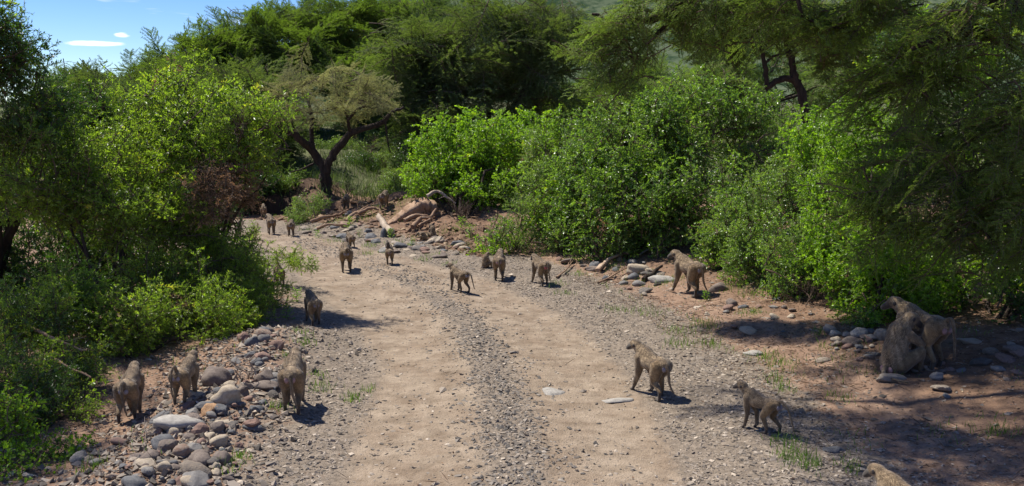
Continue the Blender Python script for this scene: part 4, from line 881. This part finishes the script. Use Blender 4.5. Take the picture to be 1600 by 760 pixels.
for i in range(11):
    a = rng.normal(0, .06, 3); b = a + np.array([rng.normal(.05, .08), rng.normal(.1, .1), .0]) + np.array([rng.uniform(-.12, .12), .18, .1]); a[2] = .01
    V, Q = tube(wiggle(a, b, 6, .25), np.linspace(.006, .003, 6), 4); g = Geo(); g.add(V, Q); link('twig', g.mesh('twig', [M['bleached']]), tw)
tw2 = empty('bare_bush', G(392, 600), 'dry bare twigs beside the rounded boulder', 'twigs')
for i in range(7):
    a = rng.normal(0, .05, 3); b = a + np.array([rng.normal(0, .12), rng.normal(0, .1), rng.uniform(.12, .3)]); V, Q = tube(wiggle(a, b, 6, .3), np.linspace(.007, .003, 6), 4); g = Geo(); g.add(V, Q); link('twig', g.mesh('twig', [M['bleached']]), tw2)
for i, (px, py, s, lab) in enumerate([(1270, 480, .9, 'tangle of dry sticks below the silvery bush'), (1250, 472, .7, 'brown dead twigs at the foot of the silvery bush'), (720, 345, 1.3, 'brushwood pile left of the soft bush'), (575, 245, 1.6, 'snag of bare branches on the far grassy slope'), (645, 290, 2.0, 'bare brown undergrowth below the dark acacia'), (620, 270, 2.0, 'leafless shrub beside the dark acacia'), (1070, 365, 1.2, 'bare twigs in front of the big bush'), (540, 310, 1.4, 'dry orange stalks behind the far standing baboon'), (690, 315, 1.2, 'twiggy growth above the fallen trunk')]):
    r_ = empty('dead_brush', G(px, py), lab, 'dead brush')
    for j in range(6):
        o = link('bare_branch', U['bare'][j % 3], r_, Vector(rng.normal(0, .1 * s, 3)) * .8); o.location.z = 0; o.scale = (s * .7,) * 3; o.rotation_euler = (rng.normal(0, .7), rng.normal(0, .7), rng.uniform(0, 6))

# ------------------------------------------------------------------ baboons
def furmat():
    m, t = newmat('baboon_fur'); L = t.links.new
    tcn = N(t, 'ShaderNodeTexCoord').outputs['Object']
    n2 = noise(t, tcn, 26, 4, .6); tone = attr(t, 'tone'); gold = attr(t, 'gold')
    oi = N(t, 'ShaderNodeObjectInfo').outputs['Random']
    f = mth(t, 'ADD', mth(t, 'MULTIPLY', n2, .45), mth(t, 'MULTIPLY', attr(t, 'tint'), .55))
    col = ramp(t, [(0.15, (0.045, 0.029, 0.016)), (0.5, (0.20, 0.136, 0.074)), (0.9, (0.58, 0.43, 0.255))], f).outputs[0]
    gcol = ramp(t, [(0.15, (0.06, 0.036, 0.016)), (0.5, (0.175, 0.11, 0.05)), (0.9, (0.40, 0.27, 0.13))], f).outputs[0]
    c = mixc(t, gold, col, gcol); c = mixc(t, tone, c, (0.035, 0.027, 0.022))
    p = N(t, 'ShaderNodeBsdfPrincipled'); p.inputs['Roughness'].default_value = .8; p.inputs['Specular IOR Level'].default_value = .25; p.inputs['Sheen Weight'].default_value = .25; L(c, p.inputs['Base Color'])
    o = N(t, 'ShaderNodeOutputMaterial'); L(p.outputs[0], o.inputs['Surface']); return m
M['fur'] = furmat()
M['skin_pink'] = solidmat('rump_pink', [(0.2, (0.20, 0.11, 0.10)), (0.8, (0.38, 0.24, 0.22))], 20, .6, .2)
M['skin_grey'] = solidmat('rump_grey', [(0.2, (0.14, 0.115, 0.12)), (0.8, (0.30, 0.26, 0.27))], 20, .6, .2)
M['skin_red'] = solidmat('rump_red', [(0.2, (0.28, 0.06, 0.07)), (0.8, (0.45, 0.14, 0.14))], 20, .6, .2)
M['skin_dark'] = solidmat('dark_skin', [(0.2, (0.025, 0.02, 0.018)), (0.8, (0.06, 0.048, 0.042))], 20, .6, .2)
M['eye'] = solidmat('eye_amber', [(0.2, (0.12, 0.06, 0.02)), (0.8, (0.2, 0.1, 0.03))], 20, .15, 0)

def rot2(v, a):   # rotate in the sagittal (y,z) plane
    return (v[0], v[1] * math.cos(a) - v[2] * math.sin(a), v[1] * math.sin(a) + v[2] * math.cos(a))
def quad_pose(fl=(0., 0.), hl=(0., 0.), head=(0, 0), tail='droop', slim=1.0, crouch=0., headdown=0.):
    """list of ball chains (points, radii, tag) in metres; +y forward, adult size; legs swung by angles"""
    ch = []; S = slim
    ch.append(([(0, -.30, .50), (0, -.20, .50), (0, -.05, .475), (0, .10, .475), (0, .22, .50), (0, .30, .54)], [.100 * S, .118 * S, .117 * S, .126 * S, .132 * S, .105 * S], 'body'))
    ch.append(([(0, -.10, .52), (0, .08, .545), (0, .22, .575), (0, .30, .60)], [.075 * S, .09 * S, .105 * S, .09 * S], 'mane'))
    hy, hp = head; cy, sy = math.cos(hy), math.sin(hy)
    nb = np.array([0, .30, .58]); hd = -headdown
    def H(p):        # head-space to body-space: pivot at the neck base
        x, y, z = p; y, z = y * math.cos(hp + hd) - z * math.sin(hp + hd), y * math.sin(hp + hd) + z * math.cos(hp + hd)
        return (x * cy - y * sy, nb[1] + x * sy + y * cy, nb[2] + z)
    ch.append(([(0, .27, .57), H((0, .08, .05))], [.10 * S, .082 * S], 'mane'))
    ch.append(([H((0, .11, .075)), H((0, .17, .085)), H((0, .19, .07))], [.078, .072, .06], 'head'))
    ch.append(([H((0, .20, .065)), H((0, .25, .035)), H((0, .29, .01))], [.054, .045, .037], 'muzzle'))
    ch.append(([H((-.04, .215, .10)), H((.04, .215, .10))], [.02, .02], 'head'))
    for i, sx in enumerate((-1, 1)):
        a = fl[i]; sh = np.array([sx * .085, .25, .46])
        e = rot2((0, -.03, -.20), a * .9); w_ = rot2((0, .03, -.20), a + max(0, -a) * 0.3)
        el = sh + np.array(e); wr = el + np.array(w_)
        wr[2] = max(wr[2], .045); hd_ = wr + np.array([0, .04, -.02]); hd_[2] = .022
        ch.append(([sh + np.array([-sx * .015, 0, .05]), sh + np.array([0, 0, -.08]), el, wr], [.092 * S, .070 * S, .047 * S, .031], 'arm'))
        ch.append(([wr, hd_, hd_ + np.array([0, .03, -.002])], [.026, .024, .018], 'hand'))
        for k, fx in enumerate((-.018, -.006, .006, .018)): ch.append(([hd_ + np.array([fx, .025, -.005]), hd_ + np.array([fx * 1.5, .055 - abs(fx), -.008]), hd_ + np.array([fx * 1.6, .075 - abs(fx), -.014])], [.010, .009, .008], 'hand'))
        ch.append(([hd_ + np.array([-sx * .018, 0, -.004]), hd_ + np.array([-sx * .036, .02, -.01])], [.010, .008], 'hand'))
    for i, sx in enumerate((-1, 1)):
        a = hl[i]; hip = np.array([sx * .075, -.23, .45])
        th = np.array(rot2((sx * .015, .10, -.17), a)); kn = hip + th
        hk = np.array(rot2((0, -.13, -.165), a * 1.15)); ho = kn + hk
        if ho[2] < .07: ho[2] = .07
        if a < -.12: ho[2] = max(ho[2], .10)
        ft = ho + np.array([0, .05, 0]); ft[2] = .024
        ch.append(([hip + np.array([-sx * .01, -.02, .03]), hip + th * .45, kn, kn + hk * .5, ho], [.108 * S, .090 * S, .058 * S, .042 * S, .031], 'leg'))
        ch.append(([ho, ho * np.array([1, 1, 0]) + np.array([0, .015, .028]), ft + np.array([0, .05, 0])], [.029, .026, .02], 'hand'))
        for fx in (-.018, -.006, .006, .018): ch.append(([ft + np.array([fx, .05, -.004]), ft + np.array([fx * 1.5, .085 - abs(fx), -.006]), ft + np.array([fx * 1.6, .105 - abs(fx), -.012])], [.010, .009, .008], 'hand'))
    T = {'droop': [(0, -.34, .55), (0, -.41, .60), (0, -.46, .59), (0, -.49, .50), (.01, -.50, .38), (.03, -.49, .25), (.05, -.48, .16)],
         'high': [(0, -.33, .56), (0, -.38, .64), (0, -.43, .67), (-.02, -.48, .62), (-.03, -.50, .48), (-.03, -.50, .33), (-.02, -.49, .20)],
         'out': [(0, -.32, .55), (0, -.40, .57), (0, -.49, .56), (0, -.57, .48), (0, -.63, .36), (0, -.68, .24), (0, -.72, .16)],
         'hang': [(0, -.36, .54), (.01, -.41, .52), (.02, -.42, .42), (.03, -.42, .30), (.06, -.43, .20), (.09, -.46, .13)],
         'loop': [(0, -.33, .55), (.02, -.40, .61), (.06, -.45, .60), (.10, -.47, .50), (.11, -.46, .38), (.10, -.44, .26)]}[tail]
    tl = smoothline(T, 2); ch.append((list(map(tuple, tl)), list(np.linspace(.030, .014, len(tl))), 'tail'))
    ch = [([(p[0], p[1] * .88, p[2]) for p in map(tuple, c_[0])], c_[1], c_[2]) for c_ in ch]
    HH = H
    def H(p): q = HH(p); return (q[0], q[1] * .88, q[2])
    info = dict(eyes=[H((-.03, .225, .085)), H((.03, .225, .085))], ears=[H((-.078, .12, .08)), H((.078, .12, .08))], rump=[(-.034, -.342, .465), (.034, -.342, .465)], nose=H((0, .32, .0)), face=H((0, .25, .05)), eardir=hy)
    return ch, info

def sit_pose(lean=0.15, head=(0, 0), arms='knees', tail=1, hunch=0.):
    ch = []; c, s = math.cos(lean), math.sin(lean)
    def B(x, y, z): return (x, y * c + z * s, .10 + z * c - y * s)
    ch.append(([B(0, 0, .02), B(0, -.01, .12), B(0, -.01, .24), B(0, .01, .34 - hunch * .05), B(0, .04 + hunch * .08, .42 - hunch * .08)], [.145, .15, .14, .135, .11], 'body'))
    ch.append(([B(0, -.02, .28), B(0, .0, .38 - hunch * .05), B(0, .05 + hunch * .1, .46 - hunch * .1)], [.13, .13, .10], 'mane'))
    hy, hp = head; cy, sy = math.cos(hy), math.sin(hy); nb = np.array(B(0, .05 + hunch * .1, .45 - hunch * .1))
    def H(p):
        x, y, z = p; y, z = y * math.cos(hp) - z * math.sin(hp), y * math.sin(hp) + z * math.cos(hp); return (nb[0] + x * cy - y * sy, nb[1] + x * sy + y * cy, nb[2] + z)
    ch.append(([tuple(nb), H((0, .04, .08))], [.10, .085], 'mane')); ch.append(([H((0, .05, .11)), H((0, .10, .115)), H((0, .12, .10))], [.078, .072, .06], 'head'))
    ch.append(([H((0, .13, .095)), H((0, .20, .065)), H((0, .265, .035))], [.052, .041, .033], 'muzzle')); ch.append(([H((-.04, .145, .13)), H((.04, .145, .13))], [.02, .02], 'head'))
    for sx in (-1, 1):
        sh = np.array(B(sx * .10, .05, .36))
        if arms == 'groom': el = sh + np.array([sx * .07, .15, -.10]); wr = el + np.array([-sx * .04, .16, .08])
        else: el = sh + np.array([sx * .06, .08, -.17]); wr = el + np.array([-sx * .02, .14, -.05])
        hn = wr + np.array([0, .04, 0]); ch.append(([sh, (sh + el) / 2, el, wr], [.072, .055, .042, .026], 'arm')); ch.append(([wr, hn], [.025, .02], 'hand'))
        for fx in (-.018, -.006, .006, .018): ch.append(([hn + np.array([fx, .01, 0]), hn + np.array([fx * 1.5, .04 - abs(fx) * .5, -.005]), hn + np.array([fx * 1.5, .055 - abs(fx) * .5, -.02])], [.010, .009, .008], 'hand'))
        ch.append(([hn + np.array([-sx * .015, 0, 0]), hn + np.array([-sx * .032, .02, .005])], [.010, .008], 'hand'))
        hip = np.array((sx * .09, .02, .12)); kn = hip + np.array([sx * .10, .20, .14]); ho = kn + np.array([-sx * .03, .03, -.21]); ho[2] = .05
        ch.append(([hip, (hip + kn) / 2, kn, (kn + ho) / 2, ho], [.105, .09, .06, .042, .03], 'leg')); ch.append(([ho, ho + np.array([0, .05, -.022]), ho + np.array([0, .10, -.026])], [.028, .023, .018], 'hand'))
        for fx in (-.018, -.006, .006, .018): ch.append(([ho + np.array([fx, .10, -.03]), ho + np.array([fx * 1.5, .15 - abs(fx), -.036])], [.010, .008], 'hand'))
    tl = smoothline([(0, -.13, .10), (.03 * tail, -.20, .05), (.12 * tail, -.27, .025), (.26 * tail, -.28, .02), (.40 * tail, -.24, .02)], 3)
    ch.append((list(map(tuple, tl)), list(np.linspace(.030, .014, len(tl))), 'tail'))
    info = dict(eyes=[H((-.03, .155, .115)), H((.03, .155, .115))], ears=[H((-.078, .06, .11)), H((.078, .06, .11))], rump=[(-.05, -.12, .06), (.05, -.12, .06)], nose=H((0, .295, .03)), face=H((0, .18, .08)), eardir=hy)
    return ch, info

def build_body(name, chains, info, furlen=1.0, nfur=9000):
    U1, UF = I2; Vs, Fs, n = [], [], 0; ctr = []; rad = []; kind = []
    for pts, rs, kd in chains:
        pts = np.array([tuple(p) for p in pts], float)
        for i in range(len(pts) - 1):
            L_ = np.linalg.norm(pts[i + 1] - pts[i]); r = (rs[i] + rs[i + 1]) / 2; m = max(2, int(L_ / (r * .28)) + 1)
            for t in np.linspace(0, 1, m, endpoint=(i == len(pts) - 2)):
                c = pts[i] + (pts[i + 1] - pts[i]) * t; q = rs[i] + (rs[i + 1] - rs[i]) * t
                Vs.append(U1 * q + c); Fs.append(UF + n); n += len(U1); ctr.append(c); rad.append(q); kind.append(kd)
    me0 = mesh(name + '_raw', np.concatenate(Vs), [np.concatenate(Fs)], M['fur'])
    tmp = bpy.data.objects.new('tmp', me0); C.objects.link(tmp)
    md = tmp.modifiers.new('r', 'REMESH'); md.mode = 'VOXEL'; md.voxel_size = .0105; md.use_smooth_shade = True
    sm = tmp.modifiers.new('s', 'SMOOTH'); sm.factor = .5; sm.iterations = 5
    dg = bpy.context.evaluated_depsgraph_get(); ev = tmp.evaluated_get(dg); me = bpy.data.meshes.new_from_object(ev); me.name = name
    bpy.data.objects.remove(tmp); bpy.data.meshes.remove(me0)
    nv = len(me.vertices); V = np.empty(nv * 3, np.float32); me.vertices.foreach_get('co', V); V = V.reshape(-1, 3)
    ctr = np.array(ctr); rad = np.array(rad); kind = np.array(kind)
    def classify(X):
        D = np.empty((len(X), len(ctr)), np.float32)
        for i in range(len(ctr)): D[:, i] = np.linalg.norm(X - ctr[i], axis=1) - rad[i]
        k = kind[np.argmin(D, 1)]; tone = np.zeros(len(X)); gold = np.zeros(len(X))
        tone[k == 'hand'] = .85; tone[k == 'muzzle'] = .9; gold[k == 'leg'] = .75; tone[k == 'tail'] = .3; tone[k == 'arm'] = .35
        tone = np.where(k == 'leg', .45 * (1 - np.clip(X[:, 2] / .3, 0, 1)), tone); tone = np.where(k == 'arm', .15 + .4 * (1 - np.clip(X[:, 2] / .4, 0, 1)), tone)
        fd = np.linalg.norm(X - np.array(info['face']), axis=1); tone = np.maximum(tone, np.where((k == 'head') & (fd < .075), .8, 0))
        return k, tone, gold
    k, tone, gold = classify(V)
    me.materials.clear(); me.materials.append(M['fur'])
    # random clumped tint
    ti = np.clip(.45 + 1.2 * fbm(V[:, 0] * 22 + V[:, 2] * 9, V[:, 1] * 16, 1.0, 3, 4), 0, 1)
    for nm, a in (('tone', tone), ('gold', gold), ('tint', ti)):
        at = me.attributes.new(nm, 'FLOAT', 'POINT'); at.data.foreach_set('value', a.astype(np.float32))
    me.polygons.foreach_set('use_smooth', np.ones(len(me.polygons), bool)); me.update()
    # fur
    me.calc_loop_triangles(); T = np.empty(len(me.loop_triangles) * 3, np.int32); me.loop_triangles.foreach_get('vertices', T); T = T.reshape(-1, 3)
    A0, B0, C0 = V[T[:, 0]], V[T[:, 1]], V[T[:, 2]]; cr_ = np.cross(B0 - A0, C0 - A0); ar = np.linalg.norm(cr_, axis=1); nr = cr_ / (ar[:, None] + 1e-12)
    pick = rng.choice(len(T), nfur, p=ar / ar.sum()); u = rng.random((nfur, 2)); fl = u.sum(1) > 1; u[fl] = 1 - u[fl]
    pos = A0[pick] + (B0 - A0)[pick] * u[:, :1] + (C0 - A0)[pick] * u[:, 1:]; nm = nr[pick]
    kk, tn, gd = classify(pos); lenm = {'body': .026, 'mane': .042, 'head': .018, 'muzzle': 0, 'arm': .016, 'leg': .018, 'hand': 0, 'tail': .016}
    ln = np.array([lenm[q] for q in kk]) * furlen * rng.uniform(.6, 1.25, nfur); ok = ln > 0; pos, nm, ln, tn, gd = pos[ok], nm[ok], ln[ok], tn[ok], gd[ok]; m = len(pos)
    comb = np.array([0, -.75, -.65]) + rng.normal(0, .22, (m, 3)); comb -= (comb * nm).sum(1)[:, None] * nm; comb /= np.linalg.norm(comb, axis=1)[:, None] + 1e-9
    d = comb + nm * .28; s = np.cross(d, nm); s /= np.linalg.norm(s, axis=1)[:, None] + 1e-9
    FV = np.stack([pos - s * .0035 - nm * .003, pos + s * .0035 - nm * .003, pos + d * ln[:, None]], 1).reshape(-1, 3)
    fur = mesh(name + '_fur', FV, [np.arange(m * 3).reshape(-1, 3)], M['fur'], tint=np.repeat(np.clip(rng.normal(.55, .28, m), 0, 1), 3), extra={'tone': np.repeat(tn, 3), 'gold': np.repeat(gd, 3)})
    return me, fur

def ball(name, mat, r, sc=(1, 1, 1)):
    return mesh(name, I2[0] * r * np.array(sc), [I2[1]], M[mat], smooth=True)
PT = {'ear': ball('ear', 'skin_dark', .027, (.35, .8, 1)), 'eye': ball('eye', 'eye', .010)}
for nm in ('skin_pink', 'skin_grey', 'skin_red'): PT[nm] = ball('rump_pad', nm, .036, (1, .5, 1.15))
BD = {}
def pose(key, builder, **kw):
    ch, info = builder(**kw); me, fur = build_body('baboon_' + key, ch, info); BD[key] = (me, fur, info)
pose('walk', quad_pose, fl=(.30, -.25), hl=(-.28, .22), head=(.1, -.1), tail='droop')
pose('walk_mirror', quad_pose, fl=(-.25, .30), hl=(.25, -.30), head=(-.1, -.05), tail='hang')
pose('stand', quad_pose, fl=(.05, -.05), hl=(.08, -.08), head=(0, .05), tail='high')
pose('stand_left', quad_pose, fl=(.1, .0), hl=(-.1, .12), head=(.45, .0), tail='droop')
pose('stride', quad_pose, fl=(.38, -.32), hl=(-.35, .35), head=(.35, .05), tail='hang')
pose('young', quad_pose, fl=(.1, -.3), hl=(.15, -.25), head=(.15, .15), tail='out', slim=.86)
pose('loop', quad_pose, fl=(-.05, .1), hl=(.12, -.1), head=(-.1, -.35), tail='loop')
pose('young_down', quad_pose, fl=(.2, -.1), hl=(-.2, .2), head=(.1, -.3), tail='out', slim=.9, headdown=.7)
pose('sit', sit_pose, lean=.12, head=(.3, 0)); pose('groom', sit_pose, lean=.18, head=(-.35, -.25), arms='groom', tail=1); pose('sit_hunch', sit_pose, lean=.5, head=(.2, -.5), hunch=1., tail=1)

TOPS = {}
def baboon(px, feet, top, yaw, key, label, rump='skin_grey', cx=None, name='baboon', group='baboon troop walking along the road', at=None, parts=True, hscale=1.0):
    me, fur, info = BD[key]
    if key not in TOPS:
        V = np.empty(len(me.vertices) * 3, np.float32); me.vertices.foreach_get('co', V); V = V.reshape(-1, 3); TOPS[key] = (V[:, 2].max() + .02, V[:, 1].mean())
    H0, my = TOPS[key]
    b = at if at is not None else G(px, feet)
    yaw = yaw + math.atan2(-b.x, b.y)
    zt = P(px, top, b.y).z; s = (zt - b.z) / H0 * hscale
    root = bpy.data.objects.new(name, None); C.objects.link(root); root.empty_display_size = .1
    off = Vector((-math.sin(yaw) * my, math.cos(yaw) * my, 0)) * s
    loc = b - off * .6; root.location = (loc.x, loc.y, b.z - .004); root.rotation_euler = (0, 0, yaw); root.scale = (s, s, s)
    tag(root, label, 'baboon', group)
    link('body', me, root); f = link('fur', fur, root); f['kind'] = 'stuff'
    if parts:
        for e in info['ears']:
            o = link('ear', PT['ear'], root, e); o.rotation_euler = (0, 0, info['eardir'])
        for e in info['eyes']: link('eye', PT['eye'], root, e)
        for e in info['rump']: link('rump_pad', PT[rump], root, e)
    return root
D = math.radians
baboon(205, 652, 572, D(-14), 'walk', 'leftmost baboon, tail hanging, walking up past the dark shrub')
baboon(290, 628, 554, D(-22), 'stand', 'baboon standing above the flat pale stone with raised tail', 'skin_grey')
baboon(459, 640, 549, D(-6), 'walk_mirror', 'shaggy baboon walking away along the right edge of the stone pile', 'skin_pink')
baboon(490, 506, 455, D(12), 'walk', 'dark baboon walking on the left road shoulder')
baboon(437, 446, 412, D(8), 'walk_mirror', 'baboon partly hidden by the low bright shrub at the left road edge')
baboon(541, 424, 379, D(2), 'loop', 'broad baboon seen from behind in the middle of the far road', 'skin_grey')
m7 = baboon(609, 413, 382, D(0), 'walk_mirror', 'mother baboon carrying a dark infant on her back', 'skin_pink')
baboon(548, 387, 362, D(20), 'stand', 'baboon half hidden behind the broad one on the road')
baboon(373, 371, 347, D(-5), 'walk', 'small baboon emerging from the shade of the dead shrub')
baboon(424, 366, 334, D(5), 'stand_left', 'baboon on the bend turning its head to the left')
baboon(455, 369, 343, D(-4), 'loop', 'stocky baboon on the bend in front of the grey green bush')
baboon(412, 341, 318, D(0), 'stand', 'baboon in deep shade at the far end of the road')
baboon(541, 328, 303, D(-5), 'loop', 'baboon standing by the dry orange stalks', parts=False)
baboon(600, 326, 297, D(-12), 'loop', 'large pale baboon at the top of the eroded slope', 'skin_grey')
baboon(568, 328, 314, D(100), 'young_down', 'small baboon bending down on the eroded slope')
baboon(676, 371, 349, D(20), 'sit', 'seated baboon on the right of the seated pair')
baboon(662, 376, 361, D(80), 'sit_hunch', 'hunched baboon on the left of the seated pair')
baboon(718, 456, 411, D(38), 'young', 'baboon crossing the road with its tail held out', 'skin_grey')
baboon(780, 437, 390, D(-2), 'walk_mirror', 'baboon on the right shoulder seen squarely from behind', 'skin_pink')
baboon(759, 419, 393, D(-60), 'sit', 'small baboon sitting with its back to the gravel', parts=True)
baboon(845, 445, 398, D(24), 'walk', 'baboon with a red rump at the right edge of the gravel', 'skin_red')
baboon(1076, 460, 392, D(34), 'stride', 'big male baboon striding over the flat rock on the right verge', 'skin_grey')
baboon(1018, 619, 536, D(33), 'stride', 'golden baboon standing alone on the right wheel track', 'skin_grey')
baboon(1188, 674, 600, D(54), 'young', 'slim juvenile baboon walking left across the shaded gravel', 'skin_grey')
baboon(1438, 571, 468, D(46), 'stand_left', 'large baboon standing to be groomed at right', 'skin_pink')
baboon(1402, 582, 485, D(-38), 'groom', 'baboon sitting and grooming the larger one', 'skin_pink')
baboon(1412, 848, 739, D(50), 'walk', 'baboon of which only the top of the back shows at the bottom edge')
# the infant rides on its mother's back
s7 = m7.scale.x; mp_ = m7.location + Vector((-.05, .0, .60 * s7))
inf = baboon(603, 0, 0, D(10), 'sit', 'dark infant riding upright on its mother', 'skin_grey', at=Vector((mp_.x, mp_.y, mp_.z)), name='infant_baboon', group='riding infant', parts=True) if False else None
me, fur, info = BD['sit']; r = bpy.data.objects.new('infant_baboon', None); C.objects.link(r); r.location = (m7.location.x - .03, m7.location.y + .0, m7.location.z + .60 * s7); r.scale = (s7 * .42,) * 3; r.rotation_euler = (0, 0, D(15))
tag(r, 'dark infant riding upright on its mother', 'baboon', 'baboon troop walking along the road'); ib = link('body', me.copy(), r)
ib.data.attributes['tone'].data.foreach_set('value', np.full(len(ib.data.vertices), .75, np.float32))
